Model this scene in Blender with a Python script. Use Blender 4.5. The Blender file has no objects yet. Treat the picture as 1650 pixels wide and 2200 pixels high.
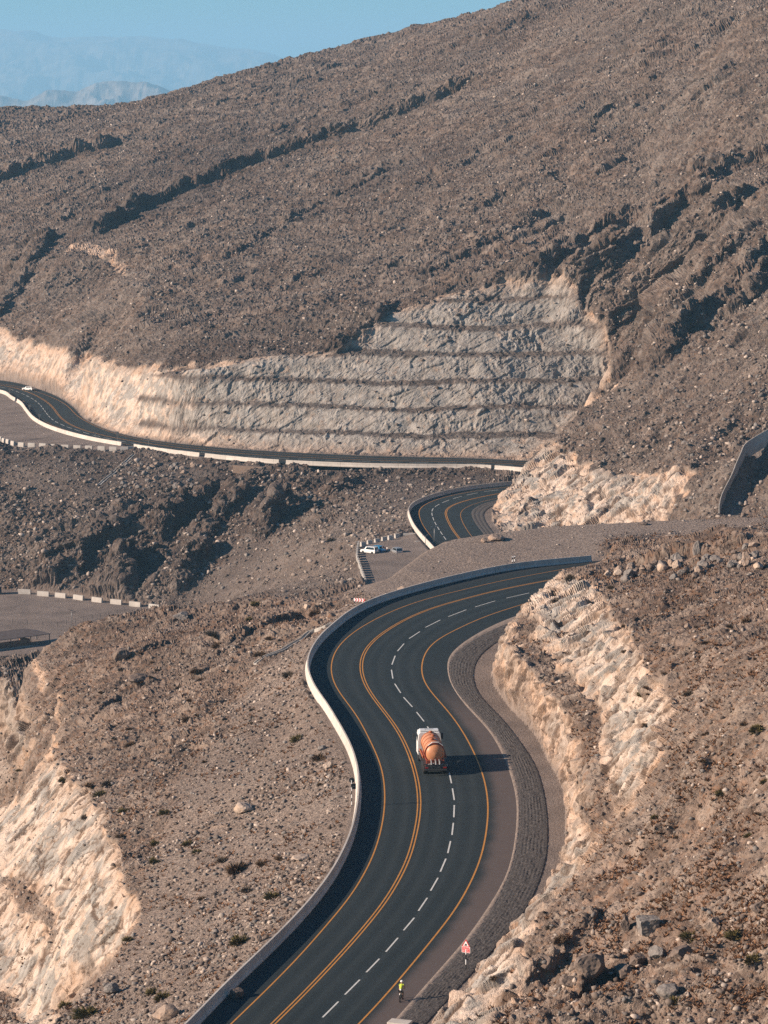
import bpy, bmesh, math, random
import numpy as np
from mathutils import Vector, Matrix
from mathutils.geometry import delaunay_2d_cdt

random.seed(7)
RNG = np.random.default_rng(11)
scene = bpy.context.scene
C = scene.collection
R = math.radians

# ------------------------------------------------------------------ camera
F = 6800.0            # focal length in photo pixels (photo 1650 x 2200)
HC = 81.0             # camera height above the near road
TH = math.atan(950.0 / F)
CT, ST = math.cos(TH), math.sin(TH)
cam = bpy.data.cameras.new("camera")
cam.sensor_fit = 'VERTICAL'
cam.sensor_height = 24.0
cam.lens = 24.0 * F / 2200.0
cam.clip_start = 1.0
cam.clip_end = 120000.0
cam_ob = bpy.data.objects.new("camera", cam)
cam_ob.location = (0, 0, HC)
cam_ob.rotation_euler = (math.pi / 2 - TH, 0, 0)
C.objects.link(cam_ob)
scene.camera = cam_ob

# ------------------------------------------------------------------ light
SUN_EL = R(22.0)
SUN_AZ = R(-103.0)     # measured from +Y towards +X : the sun stands to the left, a little behind the camera
sun_dir = Vector((math.sin(SUN_AZ) * math.cos(SUN_EL), math.cos(SUN_AZ) * math.cos(SUN_EL), math.sin(SUN_EL)))
world = bpy.data.worlds.new("World")
scene.world = world
world.use_nodes = True
wn = world.node_tree
wn.nodes.clear()
w_out = wn.nodes.new("ShaderNodeOutputWorld")
w_bg = wn.nodes.new("ShaderNodeBackground")
w_sky = wn.nodes.new("ShaderNodeTexSky")
w_sky.sky_type = 'NISHITA'
w_sky.sun_disc = False
w_sky.sun_elevation = SUN_EL
w_sky.sun_rotation = SUN_AZ
w_sky.altitude = 900.0
w_sky.air_density = 1.0
w_sky.dust_density = 0.3
w_sky.ozone_density = 2.0
w_tint = wn.nodes.new("ShaderNodeMix")
w_tint.data_type = 'RGBA'
w_tint.blend_type = 'MULTIPLY'
w_tint.inputs[0].default_value = 1.0
w_tint.inputs[7].default_value = (0.36, 0.84, 1.06, 1)
w_bg.inputs[1].default_value = 0.05
wn.links.new(w_sky.outputs[0], w_tint.inputs[6])
wn.links.new(w_tint.outputs[2], w_bg.inputs[0])
wn.links.new(w_bg.outputs[0], w_out.inputs[0])
sl = bpy.data.lights.new("sun", 'SUN')
sl.energy = 4.6
sl.angle = R(0.5)
sl.color = (1.0, 0.79, 0.62)
sun_ob = bpy.data.objects.new("sun", sl)
sun_ob.rotation_euler = (-sun_dir).to_track_quat('-Z', 'Y').to_euler()
C.objects.link(sun_ob)
scene.view_settings.view_transform = 'Standard'
scene.view_settings.look = 'None'
scene.view_settings.gamma = 1.0
scene.view_settings.exposure = 0.92
scene.cycles.max_bounces = 6
scene.cycles.diffuse_bounces = 2
scene.cycles.glossy_bounces = 2
scene.cycles.volume_bounces = 2
scene.cycles.use_denoising = False

# ------------------------------------------------------------------ noise helpers (numpy)
_perm = RNG.permutation(256).astype(np.int32)
_g = RNG.normal(size=(256, 3)).astype(np.float32)
_g /= np.linalg.norm(_g, axis=1, keepdims=True)
_rnd = RNG.random((256, 4)).astype(np.float32)


def _h(ix, iy, iz, seed):
    return _perm[(_perm[(_perm[(ix + seed * 37) & 255] + iy) & 255] + iz) & 255]


def perlin(p, seed=0):
    p = p.astype(np.float32)
    i = np.floor(p).astype(np.int32)
    f = p - i
    u = f * f * f * (f * (f * 6 - 15) + 10)
    out = np.zeros(len(p), np.float32)
    for dx in (0, 1):
        wx = u[:, 0] if dx else 1 - u[:, 0]
        for dy in (0, 1):
            wy = u[:, 1] if dy else 1 - u[:, 1]
            for dz in (0, 1):
                wz = u[:, 2] if dz else 1 - u[:, 2]
                g = _g[_h(i[:, 0] + dx, i[:, 1] + dy, i[:, 2] + dz, seed)]
                d = g[:, 0] * (f[:, 0] - dx) + g[:, 1] * (f[:, 1] - dy) + g[:, 2] * (f[:, 2] - dz)
                out += wx * wy * wz * d
    return out * 1.6


def fbm(p, octv=4, seed=0, gain=0.5):
    a, s, o = 1.0, 1.0, 0.0
    for k in range(octv):
        o = o + a * perlin(p * s, seed + k)
        a *= gain
        s *= 2.03
    return o


def ridged(p, octv=4, seed=0, gain=0.5):
    a, s, o = 1.0, 1.0, 0.0
    for k in range(octv):
        o = o + a * (1 - 2 * np.abs(perlin(p * s, seed + k)))
        a *= gain
        s *= 2.05
    return o


def facets(p, seed=0, k=22.0):
    """angular blocks: every cell is a randomly tilted plane, blended in a narrow seam. returns height, edge distance, cell random, centre distance"""
    p = p.astype(np.float32)
    b = np.floor(p - 0.5).astype(np.int32)
    n = len(p)
    d1 = np.full(n, 9.0, np.float32)
    d2 = np.full(n, 9.0, np.float32)
    hv = np.zeros(n, np.float32)
    ws = np.full(n, 1e-30, np.float32)
    rv = np.zeros(n, np.float32)
    for dx in (0, 1):
        for dy in (0, 1):
            for dz in (0, 1):
                h = _h(b[:, 0] + dx, b[:, 1] + dy, b[:, 2] + dz, seed)
                r = _rnd[h]
                vx = p[:, 0] - (b[:, 0] + dx + 0.15 + 0.7 * r[:, 0])
                vy = p[:, 1] - (b[:, 1] + dy + 0.15 + 0.7 * r[:, 1])
                vz = p[:, 2] - (b[:, 2] + dz + 0.15 + 0.7 * r[:, 2])
                d = vx * vx + vy * vy + vz * vz
                g = _g[(h * 7 + 13) & 255]
                w = np.exp(-k * d)
                hv += w * (g[:, 0] * vx + g[:, 1] * vy + g[:, 2] * vz + (r[:, 3] - 0.5) * 0.8)
                ws += w
                near = d < d1
                d2 = np.where(near, d1, np.minimum(d2, d))
                rv = np.where(near, r[:, 3], rv)
                d1 = np.where(near, d, d1)
    return hv / ws, np.sqrt(d2) - np.sqrt(d1), rv, np.sqrt(d1)


def sstep(a, b, x):
    t = np.clip((x - a) / (b - a), 0, 1)
    return t * t * (3 - 2 * t)


# ------------------------------------------------------------------ projection helpers
def kray(py):
    return ST + (py - 1100.0) / F * CT


def P(px, py, z):
    zf = (HC - z) / kray(py)
    return PD(px, py, zf)


def PD(px, py, zf):
    x = (px - 825.0) / F * zf
    y = zf * (CT - (py - 1100.0) / F * ST)
    z = HC - zf * kray(py)
    return (x, y, z)


def project(x, y, z):
    zf = y * CT - (z - HC) * ST
    up = y * ST + (z - HC) * CT
    return 825.0 + F * x / zf, 1100.0 - F * up / zf, zf


def world_line(pts, z):
    return np.array([P(a, b, z) for a, b in pts])


def resample(pts, n=None, step=None, smooth=0):
    """Catmull-Rom through pts, evenly resampled, optionally smoothed"""
    pts = np.asarray(pts, float)
    q = np.vstack([2 * pts[0] - pts[1], pts, 2 * pts[-1] - pts[-2]])
    out = []
    for i in range(1, len(q) - 2):
        p0, p1, p2, p3 = q[i - 1], q[i], q[i + 1], q[i + 2]
        for t in np.linspace(0, 1, 16, endpoint=False):
            out.append(0.5 * (2 * p1 + (p2 - p0) * t + (2 * p0 - 5 * p1 + 4 * p2 - p3) * t * t + (3 * p1 - p0 - 3 * p2 + p3) * t ** 3))
    out.append(q[-2])
    out = np.array(out)
    for rep in range(2):
        s = np.concatenate([[0], np.cumsum(np.linalg.norm(np.diff(out, axis=0), axis=1))])
        m = n or max(3, int(s[-1] / step) + 1)
        t = np.linspace(0, s[-1], m)
        out = np.stack([np.interp(t, s, out[:, k]) for k in range(out.shape[1])], 1)
        if rep == 0 and smooth:
            for _ in range(smooth):
                o = out.copy()
                o[1:-1] = 0.25 * out[:-2] + 0.5 * out[1:-1] + 0.25 * out[2:]
                out = o
    return out


def inside(px, py, poly):
    poly = np.asarray(poly, float)
    c = np.zeros(len(px), bool)
    x0, y0 = poly.min(0)
    x1, y1 = poly.max(0)
    sel = (px >= x0) & (px <= x1) & (py >= y0) & (py <= y1)
    if not sel.any():
        return c
    a, b = px[sel], py[sel]
    r = np.zeros(len(a), bool)
    for (xa, ya), (xb, yb) in zip(poly, np.roll(poly, -1, 0)):
        if ya == yb:
            continue
        k = ((ya > b) != (yb > b)) & (a < (xb - xa) * (b - ya) / (yb - ya) + xa)
        r ^= k
    c[sel] = r
    return c


# ------------------------------------------------------------------ lines traced for the three roads (photo pixels)
N_BAR = [(230, 2400), (330, 2300), (432, 2200), (461, 2168), (521, 2108), (582, 2050), (642, 1989), (691, 1932), (721, 1889), (742, 1850),
         (760, 1808), (772, 1760), (777, 1710), (775, 1668), (766, 1634), (753, 1603), (733, 1568), (709, 1528), (685, 1495),
         (671, 1466), (665, 1440), (669, 1420), (676, 1404), (695, 1377), (725, 1350), (761, 1322), (810, 1298), (852, 1284), (907, 1268),
         (973, 1251), (1064, 1231), (1140, 1219), (1195, 1214), (1273, 1207)]
N_BAR_END = [(1273, 1207), (1340, 1201), (1480, 1190), (1700, 1178)]
N_LY = [(300, 2400), (400, 2297), (495, 2200), (521, 2177), (582, 2117), (642, 2056), (703, 1986), (755, 1923), (797, 1850), (815, 1798), (824, 1756),
        (827, 1723), (826, 1686), (820, 1650), (806, 1614), (788, 1577), (767, 1538), (742, 1505), (722, 1477), (712, 1451), (711, 1428),
        (719, 1401), (737, 1377), (767, 1353), (810, 1328), (864, 1304), (928, 1283), (1004, 1265), (1079, 1247), (1140, 1236),
        (1203, 1224), (1320, 1207), (1480, 1197), (1700, 1186)]
N_DY = [(390, 2400), (490, 2297), (586, 2200), (612, 2176), (673, 2114), (733, 2050), (794, 1980), (839, 1920), (876, 1850), (886, 1817), (895, 1780),
        (901, 1741), (901, 1711), (897, 1680), (888, 1644), (876, 1611), (858, 1574), (833, 1538), (809, 1508), (788, 1477), (778, 1453),
        (775, 1428), (782, 1401), (804, 1374), (837, 1350), (882, 1325), (937, 1303), (1004, 1285), (1064, 1269), (1140, 1254),
        (1185, 1245), (1320, 1226), (1480, 1212), (1700, 1200)]
N_RY = [(570, 2400), (672, 2300), (773, 2198), (820, 2148), (859, 2103), (899, 2055), (941, 2003), (978, 1955), (1008, 1903), (1031, 1850), (1041, 1811),
        (1047, 1771), (1049, 1729), (1045, 1695), (1036, 1659), (1024, 1629), (1009, 1598), (988, 1562), (961, 1526), (933, 1495),
        (914, 1471), (906, 1450), (905, 1432), (910, 1410), (922, 1389), (943, 1371), (973, 1356), (1004, 1341), (1040, 1325),
        (1107, 1303), (1200, 1277), (1320, 1253), (1480, 1235), (1700, 1220)]
N_SH = [(640, 2400), (744, 2297), (844, 2197), (865, 2173), (920, 2109), (972, 2052), (1014, 2000), (1053, 1942), (1084, 1891), (1099, 1845), (1107, 1798),
        (1111, 1738), (1106, 1698), (1094, 1656), (1079, 1620), (1058, 1580), (1033, 1550), (1006, 1523), (982, 1492), (966, 1465),
        (961, 1440), (960, 1422), (967, 1404), (995, 1380), (1028, 1359), (1064, 1341), (1104, 1324), (1200, 1297), (1320, 1270),
        (1480, 1250), (1700, 1234)]
N_ST = [(655, 2400), (759, 2297), (859, 2197), (881, 2170), (920, 2124), (965, 2073), (1011, 2024), (1053, 1964), (1087, 1900), (1105, 1853), (1114, 1798),
        (1119, 1738), (1115, 1702), (1106, 1659), (1091, 1623), (1070, 1583), (1036, 1544), (1006, 1514), (984, 1490), (970, 1466),
        (966, 1445), (966, 1425), (974, 1408), (1000, 1386), (1035, 1364), (1070, 1348), (1104, 1334), (1200, 1304), (1320, 1276),
        (1480, 1255), (1700, 1238)]
N_VG = [(720, 2400), (820, 2300), (915, 2200), (960, 2150), (1020, 2085), (1070, 2030), (1112, 1980), (1144, 1930), (1162, 1885), (1174, 1845), (1177, 1783), (1176, 1753),
        (1168, 1702), (1158, 1662), (1142, 1629), (1118, 1595), (1094, 1562), (1064, 1529), (1036, 1502), (1021, 1478), (1016, 1455),
        (1017, 1440), (1022, 1422), (1040, 1398), (1064, 1382), (1104, 1358), (1200, 1320), (1320, 1287), (1480, 1262), (1700, 1244)]
N_TOE = [(760, 2400), (850, 2300), (944, 2197), (968, 2158), (1006, 2117), (1048, 2070), (1088, 2025), (1120, 1985), (1150, 1945), (1178, 1912), (1206, 1855), (1215, 1814),
         (1218, 1768), (1215, 1729), (1209, 1686), (1191, 1653), (1173, 1620), (1155, 1583), (1130, 1553), (1100, 1523), (1082, 1498),
         (1063, 1474), (1058, 1450), (1064, 1415), (1085, 1385), (1120, 1360), (1200, 1325), (1320, 1292), (1480, 1267), (1700, 1248)]
N_DASH = [[(1137, 1274), (1088, 1285)], [(1064, 1291), (1021, 1304)], [(1002, 1310), (963, 1325)], [(946, 1332), (914, 1348)],
          [(902, 1357), (879, 1372)], [(868, 1383), (854, 1399)], [(849, 1409), (842, 1428)], [(841, 1439), (844, 1458)],
          [(848, 1469), (861, 1489)], [(867, 1498), (886, 1519)], [(895, 1530), (911, 1550)], [(918, 1561), (928, 1576)],
          [(936, 1588), (947, 1608)], [(953, 1622), (961, 1646)], [(965, 1660), (970, 1683)], [(972, 1694), (976, 1719)],
          [(976, 1730), (975, 1756)], [(974, 1768), (971, 1794)], [(968, 1807), (962, 1833)], [(958, 1845), (946, 1873)],
          [(941, 1886), (925, 1914)], [(918, 1929), (899, 1957)], [(890, 1972), (867, 1999)], [(855, 2015), (829, 2045)],
          [(815, 2060), (787, 2089)], [(773, 2105), (741, 2137)], [(727, 2152), (693, 2186)], [(677, 2202), (643, 2236)]]
Z1, Z2, Z3 = 0.0, -41.0, -40.0
# second road (below the plateau)
V_BAR = [(1180, 1033), (1100, 1042), (1038, 1048), (980, 1057), (927, 1071), (895, 1084), (882, 1096), (881, 1107), (891, 1132), (910, 1157), (928, 1176), (960, 1212)]
V_LY = [(1180, 1036), (1097, 1046), (1027, 1054), (958, 1067), (918, 1081), (902, 1093), (900, 1104), (907, 1126), (927, 1154), (939, 1170), (968, 1206)]
V_DS = [(1180, 1042), (1072, 1052), (1041, 1056), (991, 1066), (952, 1079), (933, 1089), (927, 1099), (932, 1118), (941, 1134), (952, 1151), (960, 1162), (990, 1202)]
V_DY = [(1180, 1046), (1080, 1059), (1027, 1069), (985, 1080), (964, 1090), (957, 1101), (963, 1120), (974, 1140), (988, 1158), (1018, 1197)]
V_RY = [(1180, 1053), (1075, 1069), (1027, 1080), (999, 1091), (989, 1102), (991, 1115), (999, 1132), (1013, 1152), (1044, 1192)]
V_SH = [(1180, 1057), (1066, 1075), (1033, 1084), (1016, 1094), (1012, 1104), (1020, 1123), (1033, 1140), (1041, 1150), (1070, 1188)]
V_VG = [(1180, 1062), (1090, 1078), (1060, 1086), (1043, 1096), (1038, 1108), (1046, 1126), (1058, 1142), (1066, 1152), (1092, 1186)]
V_TOE = [(1180, 1066), (1105, 1078), (1075, 1086), (1062, 1095), (1058, 1106), (1061, 1123), (1074, 1141), (1084, 1152), (1110, 1184)]
# third road (far, along the quarried face)
F_BACK = [(-250, 790), (-120, 803), (0, 817), (36, 822), (73, 833), (121, 851), (158, 876), (177, 898), (206, 914), (242, 928), (315, 944), (400, 955), (550, 968), (800, 980), (1000, 984), (1130, 990), (1260, 998)]
F_RY = [(-250, 800), (-120, 813), (0, 824), (60, 836), (110, 853), (138, 867), (153, 880), (165, 893), (190, 908), (222, 923), (279, 940), (400, 959), (550, 972), (800, 985), (1000, 988), (1130, 994), (1260, 1002)]
F_DY = [(-250, 806), (-120, 818), (0, 827), (48, 838), (80, 851), (104, 866), (118, 881), (128, 895), (147, 910), (182, 925), (242, 940), (315, 952), (400, 964), (550, 977), (800, 989), (1000, 992), (1130, 998), (1260, 1006)]
F_DS = [(-250, 810), (-120, 821), (0, 831), (36, 841), (65, 854), (85, 868), (97, 884), (110, 900), (133, 913), (170, 926), (208, 937), (310, 957), (400, 969), (550, 982), (800, 992), (1000, 995), (1130, 1001), (1260, 1009)]
F_LY = [(-250, 816), (-120, 828), (0, 838), (35, 852), (56, 866), (72, 882), (86, 898), (108, 912), (150, 927), (200, 940), (300, 960), (400, 972), (550, 986), (800, 995), (1000, 998), (1130, 1004), (1260, 1012)]
F_BAR = [(-250, 820), (-120, 831), (0, 843), (27, 857), (48, 869), (60, 885), (79, 905), (121, 925), (194, 945), (269, 958), (330, 968), (400, 977), (550, 992), (700, 1000), (840, 1004), (1000, 1005), (1060, 1007), (1130, 1013), (1260, 1022)]

nb = resample(world_line(N_BAR, Z1), step=0.8, smooth=40)
n_end = resample(world_line(N_BAR_END, Z1), step=1.0)

# ------------------------------------------------------------------ terrain control points
TP = []          # (x, y, z)


def add_img(lst):
    for a, b, z in lst:
        TP.append(P(a, b, z))


def add_line(pts3, step):
    """a break line given as world points"""
    pts3 = np.asarray(pts3, float)
    s = np.concatenate([[0], np.cumsum(np.linalg.norm(np.diff(pts3[:, :2], axis=0), axis=1))])
    m = max(2, int(s[-1] / step) + 1)
    t = np.linspace(0, s[-1], m)
    o = np.stack([np.interp(t, s, pts3[:, k]) for k in range(3)], 1)
    for q in o:
        TP.append(tuple(q))
    return o


def add_poly_img(pts, step):
    return add_line([P(a, b, z) for a, b, z in pts], step)


def add_poly_pd(pts, step):
    return add_line([PD(a, b, zf) for a, b, zf in pts], step)


def offset(line, d):
    """shift a world polyline sideways (positive = to the left of its direction)"""
    line = np.asarray(line, float)
    t = np.gradient(line[:, :2], axis=0)
    t /= np.linalg.norm(t, axis=1, keepdims=True) + 1e-9
    o = line.copy()
    o[:, 0] -= t[:, 1] * d
    o[:, 1] += t[:, 0] * d
    return o


# near road corridor : barrier foot -> cliff toe, all at Z1
n_toe = resample(world_line(N_TOE, Z1), step=1.5, smooth=6)
n_out = offset(nb, 1.4)                    # just outside the barrier (left of travel direction = outer side)
add_line(n_out, 2.5)
add_line(n_toe, 2.5)
add_line(resample(world_line(N_DY, Z1), step=4, smooth=4), 8)
add_line(offset(n_end, 1.4), 3)
# gravel shelf outside the barrier and the scree falling away to the left
add_poly_img([(200, 2400, -.3), (385, 2190, -.4), (475, 2100, -.4), (565, 2010, -.4), (640, 1925, -.4), (690, 1840, -.4), (714, 1770, -.4), (716, 1710, -.4),
              (705, 1640, -.4), (690, 1570, -.4), (665, 1500, -.4), (645, 1445, -.5), (650, 1400, -.6), (690, 1345, -.8), (750, 1300, -.7), (800, 1270, -.5)], 4)
add_img([(560, 1500, -3.5), (520, 1650, -5.5), (500, 1800, -5.5), (460, 1950, -4.2), (330, 2100, -4.4), (250, 2190, -5.2), (100, 2380, -5),
         (400, 1400, -7.5), (300, 1500, -10), (250, 1620, -10.5), (350, 1700, -8.2), (360, 1850, -7.2), (600, 1390, -2.8), (500, 1370, -5.5),
         (250, 1400, -11), (180, 1430, -14), (430, 2080, -2.6), (610, 1560, -2.6), (610, 1720, -3), (580, 1870, -3)])
crest_l = [(60, 1428, -19), (100, 1440, -17.5), (145, 1480, -15.6), (150, 1560, -14.5), (130, 1640, -13), (165, 1690, -11.8), (220, 1740, -10.3), (240, 1800, -9.8),
           (262, 1870, -8.8), (302, 1960, -7.8), (240, 2060, -7.8), (130, 2190, -7.8), (30, 2320, -7.8), (-60, 2420, -8)]
add_poly_img(crest_l, 3)
add_poly_img([(100, 1665, -14.8), (66, 1720, -17.5), (45, 1780, -20), (30, 1850, -22.5), (10, 1950, -25), (15, 2060, -27.5), (36, 2130, -28.5), (62, 2205, -29), (90, 2300, -29), (120, 2400, -29)], 3)
add_img([(150, 1850, -14.5), (170, 1950, -15), (140, 2050, -16), (90, 2120, -18), (100, 1780, -15.5), (-30, 2130, -30), (-60, 2230, -30), (-160, 2200, -31),
         (-200, 2000, -33), (-120, 1900, -32), (-180, 1750, -36), (-30, 1800, -27), (-60, 1700, -37), (0, 1725, -37.2), (-140, 1600, -38), (-260, 2300, -31)])
add_poly_img([(28, 1445, -22.5), (55, 1490, -21), (70, 1560, -20), (62, 1622, -20.5), (56, 1655, -22)], 3)
add_poly_img([(-60, 1520, -38), (-10, 1545, -38), (18, 1590, -38), (36, 1640, -38), (40, 1672, -37.6), (10, 1715, -37.4)], 4)
eL = add_poly_img([(-140, 1765, -31), (-30, 1746, -28), (0, 1737, -26.5), (35, 1713, -24), (56, 1682, -21.5), (76, 1652, -18)], 3)
for kk, dz in ((1.02, 5.0), (1.05, 11.0)):
    b = eL.copy()
    b[:, :2] *= kk
    b[:, 2] = np.maximum(HC - (HC - eL[:, 2]) * kk - dz, -38)
    for q in b[:-1]:
        TP.append(tuple(q))
add_img([(105, 1520, -17.2), (108, 1600, -16), (85, 1470, -19), (100, 1560, -17.2), (-60, 1440, -29), (-150, 1440, -31), (-150, 1540, -38.2)])
# silhouette of the near hill against the lot and the debris slope, with the ground falling behind it
sil = [(-150, 1425, -24), (0, 1424, -21.5), (60, 1405, -19.5), (130, 1350, -15.5), (200, 1330, -13), (345, 1302, -9.2), (420, 1300, -8.2), (500, 1290, -6.6), (580, 1280, -5),
       (680, 1285, -3), (760, 1268, -1.1), (800, 1258, -.5)]
o = add_poly_img(sil, 4)
for kk, dz in ((1.05, 6.5), (1.12, 13.0)):
    b = o.copy()
    b[:, 0] *= kk
    b[:, 1] *= kk
    b[:, 2] = HC - (HC - o[:, 2]) * kk - dz
    for q in b:
        TP.append(tuple(q))
# right hill : two steps of cut rock, then the rough slope above
add_poly_img([(1066, 1400, 4), (1080, 1372, 6), (1096, 1345, 7), (1133, 1298, 8), (1191, 1247, 9), (1224, 1226, 9.6), (1264, 1217, 10.2), (1300, 1211, 10.5)], 2)
add_poly_img([(1066, 1400, 4), (1090, 1400, 5.8), (1115, 1430, 6), (1160, 1470, 6), (1205, 1510, 6.2), (1245, 1570, 6.2), (1262, 1640, 6.0), (1262, 1700, 5.5), (1258, 1760, 4.6), (1235, 1810, 2.6)], 2)
add_poly_img([(1085, 1375, 6.2), (1130, 1370, 6.8), (1180, 1400, 6.8), (1225, 1450, 7), (1270, 1510, 7), (1300, 1560, 7), (1290, 1630, 6.8), (1310, 1700, 6.5), (1325, 1745, 6), (1290, 1800, 4.6)], 2)
add_poly_img([(1230, 1240, 10), (1265, 1262, 10.6), (1310, 1305, 11.5), (1345, 1360, 12), (1390, 1430, 13.5), (1435, 1480, 14.2), (1447, 1520, 14.2), (1425, 1580, 13.5), (1420, 1620, 13),
              (1398, 1660, 12.2), (1380, 1705, 11), (1345, 1755, 9.4), (1300, 1805, 7.4), (1255, 1842, 6), (1222, 1880, 4.2), (1190, 1925, 3.4), (1150, 1960, 3.2), (1115, 2005, 3), (1085, 2050, 3),
              (1055, 2100, 2.8), (1020, 2150, 2.6), (985, 2200, 2.4), (880, 2330, 2.3), (800, 2420, 2.3)], 2)
add_img([(1640, 1190, 15.5), (1450, 1230, 11.5), (1450, 1350, 14), (1650, 1350, 19), (1640, 1500, 21), (1800, 1500, 25), (1800, 1300, 24), (1540, 1600, 18), (1640, 1800, 17),
         (1800, 1900, 19), (1500, 1800, 12.5), (1640, 2190, 10.5), (1800, 2300, 13), (1300, 2190, 7.2), (1100, 2190, 4.6), (1300, 1950, 8), (1450, 1950, 11), (1640, 2000, 14),
         (1200, 2060, 5.6), (1000, 2350, 4.5), (1300, 2400, 7), (1640, 2420, 9), (1420, 2090, 8.8), (1380, 1230, 11), (1500, 1180, 12.5)])
s2 = add_poly_img([(1300, 1211, 10.5), (1303, 1190, 11), (1316, 1168, 11.5), (1345, 1152, 12), (1380, 1158, 11.8), (1430, 1148, 13), (1480, 1146, 14), (1520, 1132, 16), (1560, 1128, 17), (1650, 1136, 17.5), (1800, 1130, 21)], 3)
b = s2.copy() * 1.03
b[:, 2] = np.maximum(HC - (HC - s2[:, 2]) * 1.03 - 5, .6)
for q in b[6:]:
    TP.append(tuple(q))
# plateau beyond the near road and its far rim
rim = add_poly_img([(800, 1262, -.6), (838, 1237, -.4), (870, 1212, 0), (905, 1186, .4), (930, 1172, .8), (960, 1157, 1.2), (1000, 1151, 1.4), (1075, 1141, 1.6), (1200, 1128, 1.8),
                    (1400, 1117, 2), (1650, 1108, 2.2), (1820, 1100, 2.3)], 3)
for kk, dz in ((1.03, 3.2), (1.14, 22.0)):
    b = rim.copy()
    b[:, 0] *= kk
    b[:, 1] *= kk
    b[:, 2] = np.maximum(HC - (HC - rim[:, 2]) * kk - dz, -41)
    for q in b:
        TP.append(tuple(q))
add_img([(1000, 1190, .6), (1100, 1170, .8), (1200, 1165, .8), (900, 1230, .2), (1290, 1170, .8)])
# car park ledge and slope below it
park = [(768, 1176), (786, 1166), (895, 1146), (925, 1178), (935, 1200), (920, 1240), (850, 1262), (800, 1272), (782, 1250), (772, 1215)]
add_line([P(a, b, -42) for a, b in park + park[:1]], 3)
add_img([(750, 1185, -43.2), (752, 1215, -43.4), (762, 1250, -43.8), (850, 1160, -42.2), (800, 1150, -42.8),
         (690, 1170, -47.5), (680, 1250, -51), (600, 1200, -55), (600, 1260, -58), (520, 1150, -56), (480, 1250, -66), (420, 1285, -71), (350, 1305, -73.2),
         (740, 1110, -43.6), (660, 1100, -48.5), (850, 1060, -42.4), (850, 1110, -42), (600, 1085, -49), (650, 1015, -42.5), (560, 1045, -45), (400, 1012, -43.2), (350, 1100, -54),
         (300, 1200, -65), (440, 1150, -60), (100, 1000, -43.5), (100, 1100, -54), (100, 1200, -65), (0, 1000, -44), (0, 1100, -55), (0, 1200, -66),
         (-150, 1100, -55), (-150, 1000, -44), (-150, 1200, -66), (950, 1042, -42), (800, 1030, -43), (200, 1050, -48.5), (250, 1150, -59.5), (500, 1100, -52), (720, 1050, -45)])
add_poly_img([(-200, 1250, -73.5), (0, 1262, -73.5), (100, 1268, -73.5), (220, 1283, -73.5), (345, 1304, -73.5), (400, 1320, -73.5)], 6)
add_poly_img([(-200, 1420, -73.5), (0, 1425, -73.5), (150, 1410, -73.5), (300, 1390, -73.5), (400, 1360, -73.5)], 8)
# second road
v_bar = resample(world_line(V_BAR, Z2), step=2, smooth=6)
v_toe = resample(world_line(V_TOE, Z2), step=2, smooth=6)
add_line(offset(v_bar, -1.5), 4)
add_line(v_toe, 4)
add_line(resample(world_line(V_DY, Z2), step=4), 8)
# third road and lay-by
f_bar = resample(world_line(F_BAR, Z3), step=3, smooth=4)
f_back = resample(world_line(F_BACK, Z3), step=3, smooth=4)
add_line(offset(f_bar, -2.2), 5)
add_line(offset(f_back, 2.0), 5)
add_line(resample(world_line(F_DY, Z3), step=4), 10)
add_poly_img([(-220, 935, -40.6), (0, 950, -40.6), (16, 954, -40.6), (45, 960, -40.6), (115, 965, -40.6), (217, 970, -40.6), (285, 971, -40.6), (400, 986, -40.8), (550, 1000, -40.8), (700, 1007, -40.8), (850, 1012, -40.8), (1000, 1013, -40.8), (1130, 1020, -40.6)], 5)
add_poly_img([(-220, 940, -41.6), (0, 956, -41.6), (45, 966, -41.6), (115, 972, -41.6), (285, 979, -41.8), (400, 993, -41.8), (550, 1007, -41.8), (700, 1014, -41.8), (850, 1019, -41.8), (1000, 1020, -41.8), (1130, 1027, -41.4)], 5)
# hill inside the hairpin, middle right
mh = add_poly_pd([(1068, 1080, 882), (1100, 1032, 893), (1130, 995, 900), (1160, 965, 905), (1190, 940, 910), (1250, 890, 925), (1312, 840, 940)], 4)
for q in mh[2:]:
    b = np.array(q) * 1.045
    TP.append((b[0], b[1], max(HC - (HC - q[2]) * 1.045 - 16, -41)))
for a, b, zf in [(1180, 1130, 850), (1300, 1128, 830), (1400, 1120, 812), (1480, 1112, 795), (1560, 1108, 775), (1650, 1105, 750), (1180, 1175, 835), (1300, 1170, 815), (1480, 1160, 780), (1650, 1150, 735), (1820, 1150, 720),
                 (1150, 1060, 872), (1300, 1050, 845), (1450, 1030, 815), (1200, 985, 890), (1300, 960, 875), (1480, 960, 835), (1560, 1000, 802),
                 (1650, 925, 800), (1400, 880, 890), (1500, 850, 885), (1650, 820, 860), (1420, 780, 930), (1550, 720, 920), (1650, 640, 930), (1820, 900, 760), (1820, 640, 880), (1820, 1050, 735), (1240, 1010, 872), (1380, 1010, 845), (1480, 1045, 805)]:
    TP.append(PD(a, b, zf))
add_img([(1200, 1002, -40), (1300, 1004, -40), (1200, 1030, -41), (1300, 985, -38)])
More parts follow.
